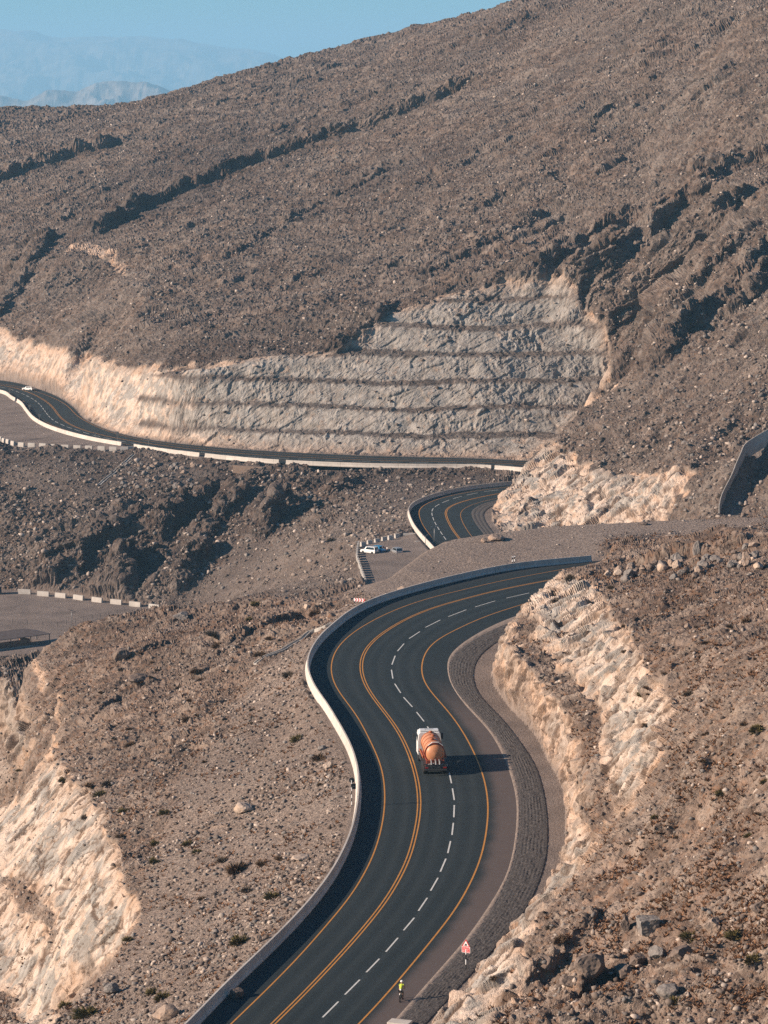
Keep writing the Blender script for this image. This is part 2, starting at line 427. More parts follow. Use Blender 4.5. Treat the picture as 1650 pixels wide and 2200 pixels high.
# dirt track with a wall along its left side, cut into that hill
trk_l = [(1547, 1112, 778), (1553, 1085, 783), (1573, 1045, 791), (1584, 1017, 795), (1594, 995, 799), (1602, 977, 802), (1622, 962, 804), (1652, 944, 805), (1700, 918, 806)]
trk_r = [(1601, 1112), (1604, 1082), (1619, 1036), (1629, 1002), (1639, 978), (1652, 955), (1670, 942), (1693, 920), (1740, 895)]
tl = np.array([PD(*q) for q in trk_l])
tr_ = np.array([P(a, b, z) for (a, b), z in zip(trk_r, tl[:, 2])])
TP = [q for q in TP if not (tl[:, 1].min() - 15 < q[1] < tl[:, 1].max() + 8 and q[0] / q[1] > .103)]
add_line(tl, 3)
add_line(tr_, 3)
tl2 = offset(tl, 1.6)
tl2[:, 2] += 1.3
add_line(tl2, 3)
tr2 = offset(tr_, -5)
tr2[:, 2] += 2.5
add_line(tr2, 5)
# quarried face : foot and top edge
q_top_px = [(-250, 700), (20, 720), (100, 745), (200, 775), (300, 800), (400, 790), (500, 785), (600, 765), (700, 765), (760, 740), (830, 690), (900, 650), (1000, 640), (1080, 592), (1150, 600), (1220, 590), (1262, 660), (1302, 740), (1325, 830)]
q_top = []
for a, b in q_top_px:
    zb = np.interp(a, [-250, 0, 73, 121, 177, 206, 315, 400, 1300], [1312, 1252, 1222, 1197, 1117, 1097, 1062, 1015, 1012])
    c = 0.85
    zf = (zb + c * 121) / (1 + c * kray(b))
    q_top.append((a, b, zf))
add_poly_pd(q_top, 5)
# the mountain above
M = {-250: [(650, 1385), (550, 1460), (400, 1640), (300, 1800), (240, 2000)],
     0: [(650, 1320), (550, 1400), (400, 1600), (330, 1660), (300, 1750), (226, 2000)],
     150: [(690, 1215), (560, 1310), (400, 1530), (310, 1680), (228, 1980)],
     300: [(700, 1140), (600, 1220), (400, 1480), (300, 1650), (220, 1950)],
     420: [(700, 1100), (500, 1300), (400, 1440), (300, 1580), (208, 1930)],
     600: [(650, 1145), (500, 1270), (400, 1380), (250, 1600), (135, 1900)],
     750: [(600, 1140), (450, 1270), (300, 1450), (180, 1650), (92, 1870)],
     850: [(500, 1200), (300, 1400), (150, 1640), (64, 1850)],
     1000: [(500, 1160), (350, 1290), (200, 1460), (100, 1600), (28, 1790)],
     1150: [(450, 1170), (250, 1330), (80, 1550), (-16, 1740)],
     1280: [(500, 1120), (350, 1200), (150, 1370), (0, 1530), (-50, 1640)],
     1400: [(760, 965), (650, 1000), (550, 1050), (400, 1130), (300, 1200), (100, 1350), (-80, 1560)],
     1530: [(650, 960), (500, 1030), (350, 1110), (100, 1290), (-120, 1500)],
     1650: [(560, 960), (400, 1030), (200, 1130), (0, 1280), (-150, 1450)],
     1850: [(500, 950), (300, 1040), (100, 1160), (-50, 1300), (-200, 1430)]}
for a, l in M.items():
    for b, zf in l:
        TP.append(PD(a, b, zf))
    b, zf = l[-1]
    x, y, z = PD(a, b, zf)
    for kk, dz in ((1.06, 25), (1.3, 160)):
        TP.append((x * kk, y * kk, HC - (HC - z) * kk - dz))
# frame of far-out points so the sheet covers its whole area
for yy, zl, zr in ((205, -32, 6), (420, -36, 30), (560, -45, 26), (700, -74, -20), (850, -74, -15), (1000, -48, 25), (1250, -30, 110), (1600, 10, 160), (2000, 60, 150), (2600, -150, -150)):
    TP.append((-0.27 * yy, yy, zl))
    TP.append((0.27 * yy, yy, zr))
TP.append((0, 205, 0)); TP.append((0, 2620, -150)); TP.append((700, 2620, -150)); TP.append((-700, 2620, -150)); TP.append((60, 205, 8)); TP.append((-60, 205, -33))

tp = np.array(TP)
# drop near duplicates
key = {}
for i, q in enumerate(tp):
    s = 0.6 if q[1] < 600 else 1.2
    key.setdefault((round(q[0] / s), round(q[1] / s)), i)
tp = tp[sorted(key.values())]
res = delaunay_2d_cdt([Vector((float(q[0]), float(q[1]))) for q in tp], [], [], 0, 1e-4)
tv = np.array([v[:] for v in res[0]])
tz = np.array([np.mean([tp[k][2] for k in orig]) for orig in res[3]])
tris = np.array([t[:3] for t in res[2]])

# base raster in (u = x / y, y)
U0, U1, NUB = -0.235, 0.235, 950
Y0, Y1, DYB = 212.0, 2500.0, 0.8
NYB = int((Y1 - Y0) / DYB) + 1
zb = np.full((NUB, NYB), np.nan, np.float32)
ub = np.linspace(U0, U1, NUB)
yb = Y0 + DYB * np.arange(NYB)
for t in tris:
    a, b, c = tv[t]
    za, zb_, zc = tz[t]
    us = np.array([a[0] / a[1], b[0] / b[1], c[0] / c[1]])
    ys = np.array([a[1], b[1], c[1]])
    i0 = max(0, int((us.min() - U0) / (U1 - U0) * (NUB - 1)) - 1)
    i1 = min(NUB - 1, int((us.max() - U0) / (U1 - U0) * (NUB - 1)) + 2)
    j0 = max(0, int((ys.min() - Y0) / DYB) - 1)
    j1 = min(NYB - 1, int((ys.max() - Y0) / DYB) + 2)
    if i1 < i0 or j1 < j0:
        continue
    YY = yb[None, j0:j1 + 1]
    XX = ub[i0:i1 + 1, None] * YY
    det = (b[0] - a[0]) * (c[1] - a[1]) - (c[0] - a[0]) * (b[1] - a[1])
    if abs(det) < 1e-9:
        continue
    w1 = ((XX - a[0]) * (c[1] - a[1]) - (c[0] - a[0]) * (YY - a[1])) / det
    w2 = ((b[0] - a[0]) * (YY - a[1]) - (XX - a[0]) * (b[1] - a[1])) / det
    m = (w1 >= -1e-6) & (w2 >= -1e-6) & (w1 + w2 <= 1 + 1e-6)
    zz = za + w1 * (zb_ - za) + w2 * (zc - za)
    blk = zb[i0:i1 + 1, j0:j1 + 1]
    blk[m] = zz[m]
zb = np.where(np.isnan(zb), -60, zb).astype(np.float32)


def blur(a, su, sy):
    for ax, s in ((0, su), (1, sy)):
        r = int(3 * s) + 1
        k = np.exp(-0.5 * (np.arange(-r, r + 1) / s) ** 2)
        k /= k.sum()
        pad = [(0, 0), (0, 0)]
        pad[ax] = (r, r)
        ap = np.pad(a, pad, mode='edge')
        o = np.zeros_like(a)
        n = a.shape[ax]
        for i, w in enumerate(k):
            o += w * (ap[i:i + n] if ax == 0 else ap[:, i:i + n])
        a = o
    return a


# flat ground (roads, verge, car park, lot) keeps its exact level
def world_poly_mask(poly_xy):
    UU = np.repeat(ub[:, None], NYB, 1)
    YY = np.repeat(yb[None, :], NUB, 0)
    return inside((UU * YY).ravel(), YY.ravel(), poly_xy).reshape(NUB, NYB)


poly1 = np.vstack([offset(nb, 1.2)[:, :2], offset(n_end, 1.2)[:, :2], n_toe[::-1, :2]])
poly2 = np.vstack([offset(v_bar, -1.2)[:, :2], v_toe[::-1, :2]])
poly3 = np.vstack([offset(f_bar, -1.2)[:, :2], offset(f_back, 1.0)[::-1, :2]])
poly4 = np.array([P(a, b, -42)[:2] for a, b in park])
poly5 = np.array([P(a, b, -73.5)[:2] for a, b in [(-200, 1256), (0, 1266), (100, 1272), (220, 1287), (345, 1308), (400, 1324), (400, 1365), (300, 1390), (150, 1405), (0, 1420), (-200, 1415)]])
poly6 = np.array([P(a, b, -40.6)[:2] for a, b in [(-220, 822), (0, 845), (60, 890), (194, 947), (285, 962), (285, 969), (115, 963), (45, 958), (0, 948), (-220, 933)]])
zone_flat = np.zeros_like(zb)
for pl in (poly1, poly2, poly3, poly4, poly5, poly6):
    zone_flat[world_poly_mask(pl)] = 1
near = (yb < 600)[None, :]
zs1 = blur(zb, 2.2, 1.6)
zs2 = blur(zb, 6.0, 9.0)
far_w = sstep(1060, 1250, yb)[None, :]
zsm = zs1 * (1 - far_w) + zs2 * far_w
fl = np.clip(blur(zone_flat, 1.0, 1.0), 0, 1)
zbase = np.where(zone_flat > .5, zb, zsm).astype(np.float32)


RP = np.stack([ub[:, None] * yb[None, :], np.repeat(yb[None, :], NUB, 0), zbase], -1).reshape(-1, 3).astype(np.float32)
RFL = np.clip(blur(zone_flat, 1.0, 1.0), 0, 1).ravel()
pxb, pyb, zfb = project(RP[:, 0].reshape(NUB, NYB), RP[:, 1].reshape(NUB, NYB), zbase)
ROUT = np.zeros(NUB * NYB, np.float32)


def surf(px, py, img=None):
    """first point of the base sheet met by the photo ray through (px, py)"""
    ratio = 1.02
    for _ in range(3):
        u = (px - 825.0) / F * ratio
        k = int(np.clip(round((u - U0) / (U1 - U0) * (NUB - 1)), 0, NUB - 1))
        hit = np.nonzero(pyb[k] <= py)[0]
        j = hit[0] if len(hit) else NYB - 1
        if j > 0:
            a, b = pyb[k, j - 1], pyb[k, j]
            t = 0 if a == b else np.clip((a - py) / (a - b), 0, 1)
            y = yb[j - 1] + t * DYB
        else:
            y = yb[0]
        z = float(np.interp(y, yb, zbase[k]))
        zf = y * CT - (z - HC) * ST
        ratio = zf / y
    return np.array([(px - 825.0) / F * zf, y, z])



# ---- outcrop steps : the ground bulges up to a line, then breaks off on its far side
def outcrop(line_px, amp, wu, wd, seed, taper=0.15, vary=0.35, jag=3.0):
    L = np.array([surf(a, b) for a, b in line_px])[:, :2]
    seg = np.linalg.norm(np.diff(L, axis=0), axis=1)
    tot = seg.sum()
    lo = L.min(0) - wu * 3
    hi = L.max(0) + wu * 3
    idx = np.nonzero((RP[:, 0] > lo[0]) & (RP[:, 0] < hi[0]) & (RP[:, 1] > lo[1]) & (RP[:, 1] < hi[1]))[0]
    if not len(idx):
        return
    q = RP[idx]
    q2 = q.copy()
    q2[:, 2] = 0
    sc = max(1.0, amp / 6.0)
    wob = np.stack([fbm(q2 / (8.0 * sc), 3, seed), fbm(q2 / (8.0 * sc) + 17, 3, seed)], 1) * jag * sc * .5
    xy = q[:, :2] + wob
    best = np.full(len(idx), 1e9)
    sd = np.zeros(len(idx))
    tt = np.zeros(len(idx))
    acc = 0
    for k in range(len(L) - 1):
        a, b = L[k], L[k + 1]
        d = b - a
        t = np.clip(((xy - a) @ d) / (d @ d), 0, 1)
        pr = a + t[:, None] * d
        dist = np.linalg.norm(xy - pr, axis=1)
        s = np.sign(d[0] * (xy[:, 1] - a[1]) - d[1] * (xy[:, 0] - a[0]))
        m = dist < best
        best[m] = dist[m]
        sd[m] = s[m]
        tt[m] = (acc + t[m] * seg[k]) / tot
        acc += seg[k]
    am = amp * np.clip(0.9 + vary * 2 * fbm(q2 / (9.0 * sc), 3, seed + 2), 0.1, 1.7) * sstep(0, taper, tt) * sstep(0, taper, 1 - tt)
    up = np.exp(-(best / wu) ** 1.5)
    dn = 1 - sstep(0, wd, best)
    add = am * np.where(sd > 0, up, dn) * (1 - sstep(.05, .5, RFL[idx]))
    RP[idx, 2] += add.astype(np.float32)
    ROUT[idx] = np.maximum(ROUT[idx], np.clip(add / amp, 0, 1))


# long thin rock bands climbing the mountain to the right
outcrop([(180, 520), (300, 450), (420, 402), (560, 348), (700, 302), (820, 262), (940, 215), (1010, 185), (1100, 150)], 6.5, 14, 4, 21, .12, .2)
outcrop([(-80, 415), (40, 375), (120, 348), (230, 318), (300, 300)], 6.5, 14, 5, 22)
outcrop([(480, 560), (560, 508), (620, 472), (700, 432), (800, 385), (880, 350)], 2.2, 9, 3, 23)
outcrop([(-60, 760), (20, 650), (60, 580), (100, 520), (130, 500)], 4.5, 12, 5, 24)
outcrop([(380, 250), (470, 225), (600, 195), (760, 130)], 1.2, 12, 4, 44)
outcrop([(560, 300), (640, 262), (720, 235), (800, 205), (880, 178)], 1.8, 11, 4, 31)
outcrop([(860, 150), (960, 110), (1060, 78), (1130, 40), (1200, 15)], 2.2, 12, 5, 30)
outcrop([(850, 420), (960, 370), (1060, 320), (1180, 270)], 1.3, 10, 4, 45)
outcrop([(1150, 330), (1260, 270), (1380, 190), (1480, 130)], 1.6, 10, 4, 46)
outcrop([(900, 600), (1000, 545), (1100, 495), (1180, 440)], 2.2, 8, 4, 47)
# the big rugged outcrop on the right
outcrop([(1120, 640), (1180, 585), (1260, 530), (1330, 480), (1400, 430)], 6, 10, 5, 29)
outcrop([(1200, 690), (1260, 625), (1330, 570), (1400, 505), (1470, 445), (1560, 395)], 9, 12, 6, 25)
outcrop([(1260, 770), (1320, 700), (1390, 630), (1450, 560), (1520, 500), (1600, 450)], 9, 11, 6, 26)
outcrop([(1380, 815), (1430, 772), (1500, 705), (1570, 640), (1650, 560), (1760, 480)], 9, 10, 5, 27)
outcrop([(1400, 700), (1450, 650), (1520, 590), (1600, 520)], 5, 8, 4, 48)
outcrop([(1560, 700), (1620, 640), (1700, 570)], 6, 8, 4, 28)
outcrop([(1480, 420), (1560, 370), (1660, 320)], 5, 9, 4, 49)
outcrop([(690, 770), (740, 735), (800, 690), (850, 650)], 2.5, 7, 4, 32)
# crags below the third road
outcrop([(215, 1312), (285, 1240), (340, 1185), (395, 1135), (430, 1085), (462, 1045)], 9, 11, 5, 33, .12, .5)
outcrop([(60, 1290), (130, 1235), (230, 1175), (330, 1120)], 6, 9, 4, 34, .15, .5)
outcrop([(535, 1172), (575, 1140), (612, 1090), (640, 1072)], 6.5, 9, 4, 35, .25, .5)
outcrop([(440, 1165), (480, 1120), (525, 1065), (560, 1040)], 6, 8, 4, 36, .15, .5)
outcrop([(690, 1075), (720, 1052), (755, 1038)], 3.5, 7, 4, 37, .25, .5)
outcrop([(370, 1285), (420, 1205), (450, 1145)], 6, 8, 4, 38, .15, .5)
outcrop([(150, 1275), (190, 1230), (260, 1200)], 5, 7, 4, 50, .2, .5)
# rocky knobs on the near hills
outcrop([(1130, 2120), (1190, 2060), (1240, 2010), (1290, 1960)], 1.3, 2.4, 1.3, 39)
outcrop([(1200, 2180), (1270, 2110), (1330, 2060)], 1.5, 2.2, 1.0, 40)
outcrop([(560, 1345), (640, 1318), (720, 1296)], 1.5, 2.2, 1.1, 41)
outcrop([(230, 1450), (300, 1402), (380, 1372)], 1.6, 2.6, 1.2, 42)
outcrop([(450, 1410), (530, 1362), (590, 1338)], 1.4, 2.6, 1.2, 43)
outcrop([(180, 1560), (260, 1500), (340, 1460)], 1.2, 2.4, 1.0, 51)
outcrop([(1340, 1215), (1450, 1195), (1560, 1180), (1640, 1160)], 1.5, 2.2, 1.0, 52)

# ---- benches of the quarried face
qpoly = [(-120, 800), (-60, 720)] + [(a, b - 6) for a, b, _ in q_top] + [(1290, 870), (1240, 900), (1180, 960), (1140, 1000), (1130, 1010), (800, 990), (550, 975), (400, 962), (242, 936), (158, 884), (73, 842), (0, 826)]
rpx, rpy, rzf = pxb.ravel(), pyb.ravel(), zfb.ravel()
w_ = fbm(RP / 20.0, 3, 55) * 10
quar = (inside(rpx + w_, rpy + w_, qpoly) & (rzf > 930) & (rzf < 1330)).astype(np.float32).reshape(NUB, NYB)
quar_s = np.clip(blur(quar, 3, 3), 0, 1).ravel() * sstep(120, 480, rpx) * (1 - sstep(.05, .5, RFL))
zt = RP[:, 2]
ph = zt + 35.2 + 1.6 * fbm(RP / 55.0, 2, 53) + np.where(rpx < 430, (430 - rpx) * 0.015, 0)
k8 = np.floor(ph / 8.0)
fr = ph / 8.0 - k8
wobq = np.clip(0.42 + 0.2 * fbm(RP / 12.0, 2, 52), 0.14, 0.62)
st = np.where(fr < wobq, 0.16 * fr / wobq, 0.16 + 0.84 * (fr - wobq) / (1 - wobq))
RP[:, 2] = zt + quar_s * ((k8 + st) * 8.0 - ph) * (ph > 0)
RBERM = ((fr < wobq * 0.95) & (quar_s > .5) & (ph > 0)).astype(np.float32).reshape(NUB, NYB)
zbase = RP[:, 2].reshape(NUB, NYB).copy()
ROUT = blur(ROUT.reshape(NUB, NYB), 1.5, 1.5)

# ------------------------------------------------------------------ adaptive sheet : rows follow the slope so faces stay finely divided
NU, NV = 1120, 2600
n_in = int(NU * .80)
n_s = (NU - n_in) // 2
uc = np.concatenate([np.linspace(U0, -.1275, n_s, endpoint=False), np.linspace(-.1275, .1275, NU - 2 * n_s), np.linspace(.1275, U1, n_s + 1)[1:]])
iu = (uc - U0) / (U1 - U0) * (NUB - 1)


def samp(img, fi, fj):
    i = np.clip(np.floor(fi).astype(int), 0, img.shape[0] - 2)
    j = np.clip(np.floor(fj).astype(int), 0, img.shape[1] - 2)
    a, b = fi - i, fj - j
    return ((img[i, j] * (1 - a) + img[i + 1, j] * a) * (1 - b) + (img[i, j + 1] * (1 - a) + img[i + 1, j + 1] * a) * b).astype(np.float32)


pxb, pyb, _ = project(ub[:, None] * yb[None, :], np.repeat(yb[None, :], NUB, 0), zbase)
dpy = np.abs(np.diff(pyb, axis=1, prepend=pyb[:, :1]))
run = np.minimum.accumulate(pyb, axis=1)
vis = pyb <= run + 2
frame = (pyb > -60) & (pyb < 2260)
dens = np.where(vis & frame, np.minimum(dpy, 13.0) + 0.25 * DYB * (yb < 480)[None, :] + .05 * DYB, 0.12 * dpy + 0.02 * DYB)
dens = blur(dens.astype(np.float32), 45, 2)
cum = np.cumsum(dens, axis=1)
cum /= cum[:, -1:]
Yg = np.zeros((NU, NV))
tv_ = np.linspace(0, 1, NV)
for i in range(NU):
    k = min(int(iu[i]), NUB - 2)
    f = iu[i] - k
    cc = cum[k] * (1 - f) + cum[k + 1] * f
    Yg[i] = np.interp(tv_, cc, yb)
Xg = uc[:, None] * Yg
fi = np.repeat(iu[:, None], NV, 1)
fj = (Yg - Y0) / DYB
Zg = samp(zbase, fi, fj)
FL = samp(fl, fi, fj)
PXg, PYg, ZFg = project(Xg, Yg, Zg)
OUTg = samp(ROUT, fi, fj).ravel()
BERMg = samp(RBERM, fi, fj).ravel()

Pg = np.stack([Xg, Yg, Zg], -1).reshape(-1, 3).astype(np.float32)
PX, PY, ZF = PXg.ravel().astype(np.float32), PYg.ravel().astype(np.float32), ZFg.ravel().astype(np.float32)
FLr = FL.ravel()
SC = np.where(ZF < 650, 1.0, 1.55).astype(np.float32)
npts = len(Pg)
Pn = Pg / SC[:, None]                      # scale the noise slowly with distance so grain stays near the picture's detail
w1 = fbm(Pn / 7.0, 3, 3)
w2 = fbm(Pn / 7.0 + 31.7, 3, 5)
WX = PX + 26 * w1
WY = PY + 26 * w2


def zone(poly, z0, z1, warp=1.0):
    m = (ZF > z0) & (ZF < z1)
    o = np.zeros(npts, bool)
    idx = np.nonzero(m)[0]
    a = PX[idx] + warp * (WX[idx] - PX[idx])
    b = PY[idx] + warp * (WY[idx] - PY[idx])
    o[idx] = inside(a, b, poly)
    return o


def gblur(a, su=1.5, sv=1.5):
    return blur(a.reshape(NU, NV).astype(np.float32), su, sv).ravel()


CUT = np.zeros(npts, bool)
CUT |= zone([(1240, 1870), (1205, 1850), (1200, 1750), (1180, 1690), (1120, 1580), (1050, 1500), (1040, 1440), (1064, 1385), (1088, 1340), (1133, 1290), (1191, 1240), (1262, 1250), (1310, 1305), (1345, 1360),
             (1390, 1430), (1435, 1480), (1445, 1520), (1420, 1570), (1425, 1610), (1400, 1650), (1385, 1700), (1340, 1750), (1290, 1800)], 250, 470, .6)
CUT |= zone([(1275, 1835), (1235, 1895), (1200, 1945), (1165, 1985), (1125, 2035), (1135, 2075), (1110, 2135), (1060, 2195), (1035, 2260), (900, 2260), (940, 2190), (1000, 2110), (1085, 2020), (1110, 1985), (1150, 1940), (1190, 1880)], 230, 470, .6)
BENCH = zone([(1092, 1385), (1150, 1375), (1200, 1430), (1262, 1500), (1298, 1560), (1286, 1640), (1305, 1700), (1265, 1700), (1235, 1610), (1222, 1530), (1165, 1460), (1115, 1415)], 250, 470, .8)
BENCH |= zone([(1250, 1722), (1325, 1712), (1332, 1765), (1262, 1788)], 250, 470, .8)
BENCH |= zone([(1115, 1320), (1160, 1330), (1130, 1372), (1090, 1380)], 250, 470, .6)
CUT &= ~BENCH
CUT |= zone([(100, 1640), (135, 1640), (165, 1690), (220, 1740), (245, 1800), (262, 1870), (310, 1960), (235, 2060), (110, 2205), (60, 2260), (40, 2200), (18, 2130), (-80, 2080), (-120, 1720), (40, 1720), (70, 1670)], 230, 470, .7)
CUT |= zone([(0, 1455), (28, 1445), (55, 1490), (68, 1560), (62, 1630), (44, 1668), (34, 1642), (10, 1590), (-60, 1540)], 400, 600, .4)
CUT |= zone([(66, 1412), (90, 1425), (112, 1470), (92, 1490)], 400, 600, .3)
CUT |= zone([(122, 1490), (134, 1500), (130, 1570), (112, 1650), (100, 1650), (118, 1560)], 400, 600, .3)
CUT &= ~zone([(10, 1880), (60, 1905), (120, 1960), (128, 2010), (100, 2050), (118, 1985), (60, 1960), (20, 1920)], 230, 500, .5)
CUT |= zone([(1040, 1110), (1075, 1060), (1130, 990), (1180, 950), (1225, 960), (1245, 1000), (1300, 1012), (1370, 1010), (1480, 1012), (1492, 1050), (1440, 1120), (1300, 1150), (1075, 1160)], 760, 920, 1.0)
QUARRY = zone(qpoly, 930, 1330, .6)
CUT |= QUARRY
CUT |= zone([(140, 530), (200, 528), (245, 548), (275, 580), (268, 605), (240, 570), (190, 545), (140, 540)], 1100, 1600, .5)
CUT &= FLr < .6
cutw = gblur(CUT, 1.2, 1.2)
quaw = gblur(QUARRY & CUT, 3, 3)

# roughness of the natural ground
A = np.full(npts, 1.0, np.float32)
nearm = ZF < 620
A[nearm] = 0.68
A[nearm & (PX > 1000)] = 0.85
A[zone([(640, 1340), (830, 1270), (830, 1900), (400, 2260), (60, 2260), (130, 2200), (240, 2060), (310, 1960), (330, 1800), (420, 1640), (560, 1440)], 200, 600)] = 0.20
A[zone([(680, 1250), (900, 1150), (1050, 1130), (1700, 1095), (1700, 1130), (1300, 1165), (1290, 1215), (800, 1285)], 440, 640, .3)] = 0.07
A[zone([(380, 1210), (520, 1120), (650, 1130), (760, 1160), (770, 1260), (600, 1290), (380, 1310)], 700, 1000)] = 0.32
A[zone([(700, 1020), (1100, 1020), (1000, 1080), (860, 1150), (740, 1170), (640, 1190)], 700, 1020)] = 0.30
A[zone([(0, 975), (290, 975), (500, 1000), (450, 1040), (260, 1130), (0, 1150)], 700, 1080)] = 0.35
A[zone([(1130, 1960), (1300, 1950), (1420, 2060), (1400, 2260), (1050, 2260), (1080, 2130)], 200, 400)] = 1.0
A[zone([(1290, 1175), (1340, 1150), (1700, 1130), (1700, 1240), (1500, 1260), (1350, 1250), (1300, 1220)], 380, 520)] = 0.9
A[zone([(80, 1340), (350, 1295), (760, 1275), (700, 1340), (560, 1420), (420, 1560), (330, 1640), (140, 1640)], 400, 620)] = 1.0
A[zone([(0, 1060), (200, 1090), (330, 1050), (480, 1010), (620, 1012), (780, 1012), (790, 1060), (640, 1170), (520, 1140), (420, 1230), (350, 1300), (100, 1262), (0, 1255)], 860, 1010)] = 1.15
A[zone([(1110, 660), (1200, 580), (1400, 420), (1560, 380), (1700, 480), (1700, 600), (1450, 800), (1330, 760), (1250, 640)], 880, 1200)] = 1.3
A[zone([(820, 560), (1000, 480), (1250, 250), (1450, -100), (1900, -200), (1900, 700), (1500, 760), (1250, 640), (1000, 620)], 900, 1700, 2.0)] = 1.18
A[zone([(1110, 660), (1200, 580), (1400, 420), (1560, 380), (1700, 480), (1700, 600), (1450, 800), (1330, 760), (1250, 640)], 880, 1200)] = 1.4
A[zone([(1545, 1115), (1550, 1085), (1570, 1045), (1592, 995), (1602, 977), (1652, 944), (1700, 918), (1740, 895), (1652, 957), (1640, 980), (1604, 1085), (1601, 1115)], 740, 830, .1)] = 0.02
A[zone([(-60, 1540), (30, 1640), (36, 1700), (0, 1735), (-80, 1760)], 495, 620, .2)] = 0.03
A = np.maximum(gblur(A, 6, 6), sstep(.06, .4, OUTg) * np.where(ZF > 650, 1.25, .95))
A = A * (1 - sstep(.3, .8, FLr))


# ---- normals of the sheet so far
G = Pg.reshape(NU, NV, 3)
du = np.gradient(G, axis=0)
dv = np.gradient(G, axis=1)
Nn = np.cross(du, dv)
Nn /= np.linalg.norm(Nn, axis=2, keepdims=True) + 1e-9
Nn[Nn[..., 2] < 0] *= -1
Nn = np.stack([blur(Nn[..., k].astype(np.float32), 2, 2) for k in range(3)], -1).reshape(-1, 3)
Nn /= np.linalg.norm(Nn, axis=1, keepdims=True) + 1e-9

# ---- rock structure : strata dip to the left, so blocks are stretched along that dip
ca, sa = math.cos(R(33)), math.sin(R(33))
Q = Pg / SC[:, None]
Qr = np.stack([(ca * Q[:, 0] + sa * Q[:, 2]) / 2.3, Q[:, 1] * 0.8, (-sa * Q[:, 0] + ca * Q[:, 2]) * 1.25], 1)
Qr += 0.35 * np.stack([fbm(Q / 3.0, 2, 61), fbm(Q / 3.0 + 9, 2, 62), fbm(Q / 3.0 + 23, 2, 63)], 1)
patch = sstep(-0.35, 0.45, fbm(Q / 22.0, 3, 64))
n0 = fbm(Q / 15.0, 3, 65)
f0, e0, r0, _ = facets(Qr / 5.5, 60, 28.0)
f1, e1, r1, _ = facets(Qr / 3.2, 66, 24.0)
strata = ridged(np.stack([(ca * Q[:, 0] + sa * Q[:, 2]) / 16.0, Q[:, 1] / 5.0, (-sa * Q[:, 0] + ca * Q[:, 2]) / 1.6], 1), 3, 59)
f2, e2, r2, _ = facets(Qr / 1.5, 67)
f3, e3, r3, c3 = facets(Q / 0.9, 68)
f4, e4, r4, c4 = facets(Q / 0.55, 69)
stone = np.clip(1 - c3 / 0.34, 0, 1) ** 0.6 * (r3 > 0.62)
stone4 = np.clip(1 - c4 / 0.36, 0, 1) ** 0.6 * (r4 > 0.5)
crk = (1 - sstep(0.0, 0.10, e1)) * 0.35 + (1 - sstep(0.0, 0.12, e2)) * 0.12
farn = np.where(ZF > 650, 1.0, 0.0)
dn = 0.9 * n0 + np.clip(A - .75, 0, .7) * 2.4 * f0 + farn * .22 * strata + patch * (0.95 * f1 + 0.5 * f2) * (1 - .25 * farn) + (1 - patch) * 0.16 * f2 + 0.24 * f3 + 0.24 * stone + 0.09 * stone4
small = np.clip(A * 3, 0, 1)
stone = stone.astype(np.float32)
dn = A * (dn) - crk * np.clip(A - .7, 0, .6) * 1.2 + small * (0.14 * stone4 + 0.16 * stone * (r3 > .8)) + 0.0
Qc = np.stack([(ca * Q[:, 0] + sa * Q[:, 2]) / 2.0, Q[:, 1], (-sa * Q[:, 0] + ca * Q[:, 2]) * 1.3], 1) + 0.3 * np.stack([w1, w2, w1 - w2], 1)
g1, h1, s1, _ = facets(Qc / 3.0, 71, 24.0)
g2, h2, s2_, _ = facets(Qc / 1.3, 72, 20.0)
g3, h3, s3, _ = facets(Qc / 0.7, 73)
gate = sstep(-.35, .2, fbm(Q / 4.0, 2, 76))
smoothw = zone([(100, 1640), (220, 1740), (262, 1870), (310, 1960), (110, 2205), (40, 2200), (18, 2130), (-80, 2080), (-120, 1720)], 230, 470).astype(np.float32) * .6
crack = np.maximum((1 - sstep(.02, .11, h1)), (1 - sstep(.02, .13, h2)) * .75) * gate
dc = (1.25 * g1 + 0.62 * g2 + 0.26 * g3) * (1 - smoothw) - crack * 0.22 + 0.3 * n0
flute = ridged(np.stack([Q[:, 0] / 1.5, Q[:, 1] / 1.5, Q[:, 2] / 12.0], 1), 3, 74)
dq = 0.34 * g1 + 0.14 * g2 + 0.08 * g3 - crack * .10 + .20 * flute * (.7 + .9 * w1) + .15 * n0
dc = dc * (1 - quaw) + dq * quaw
cw = cutw * (1 - sstep(.4, .8, FLr))
disp = SC * ((1 - cw) * dn + cw * dc * np.where(ZF < 620, 0.85, 0.9))
# keep the road edges open
disp *= 1 - sstep(.35, .85, FLr)
Pf = Pg + Nn * disp[:, None]
Pf += (Nn * 0) 
grit = 0.02 * (FLr > .5) * fbm(Q / 1.0, 2, 75)
Pf[:, 2] += grit - 0.03 * (FLr > .5)

# ---- material weights
gravel = np.clip(1 - A / 0.5, 0, 1) * (1 - cw)
tint = np.where(cw > .5, 0.55 * s1 + 0.3 * s2_ + 0.15 * s3, 0.35 * r1 + 0.35 * r2 + 0.3 * r3)
berm = BERMg * quaw
cw_col = cw * (1 - 0.85 * berm)
ORANGE = np.zeros(npts, np.float32)
# oxidised band along the upper edge of every cut
edge_up = gblur(CUT, 9, 9)
ORANGE = np.clip((cw * (1 - edge_up) * 2.2), 0, 1).astype(np.float32)
GREY = np.zeros(npts, np.float32)
GREY[(ZF > 930) & (ZF < 1330)] = (sstep(250, 620, PX) * (1 - 0.75 * ORANGE))[(ZF > 930) & (ZF < 1330)]
GREY[zone([(0, 1440), (70, 1480), (75, 1600), (40, 1680), (-60, 1560)], 400, 600, .3)] = 0.9

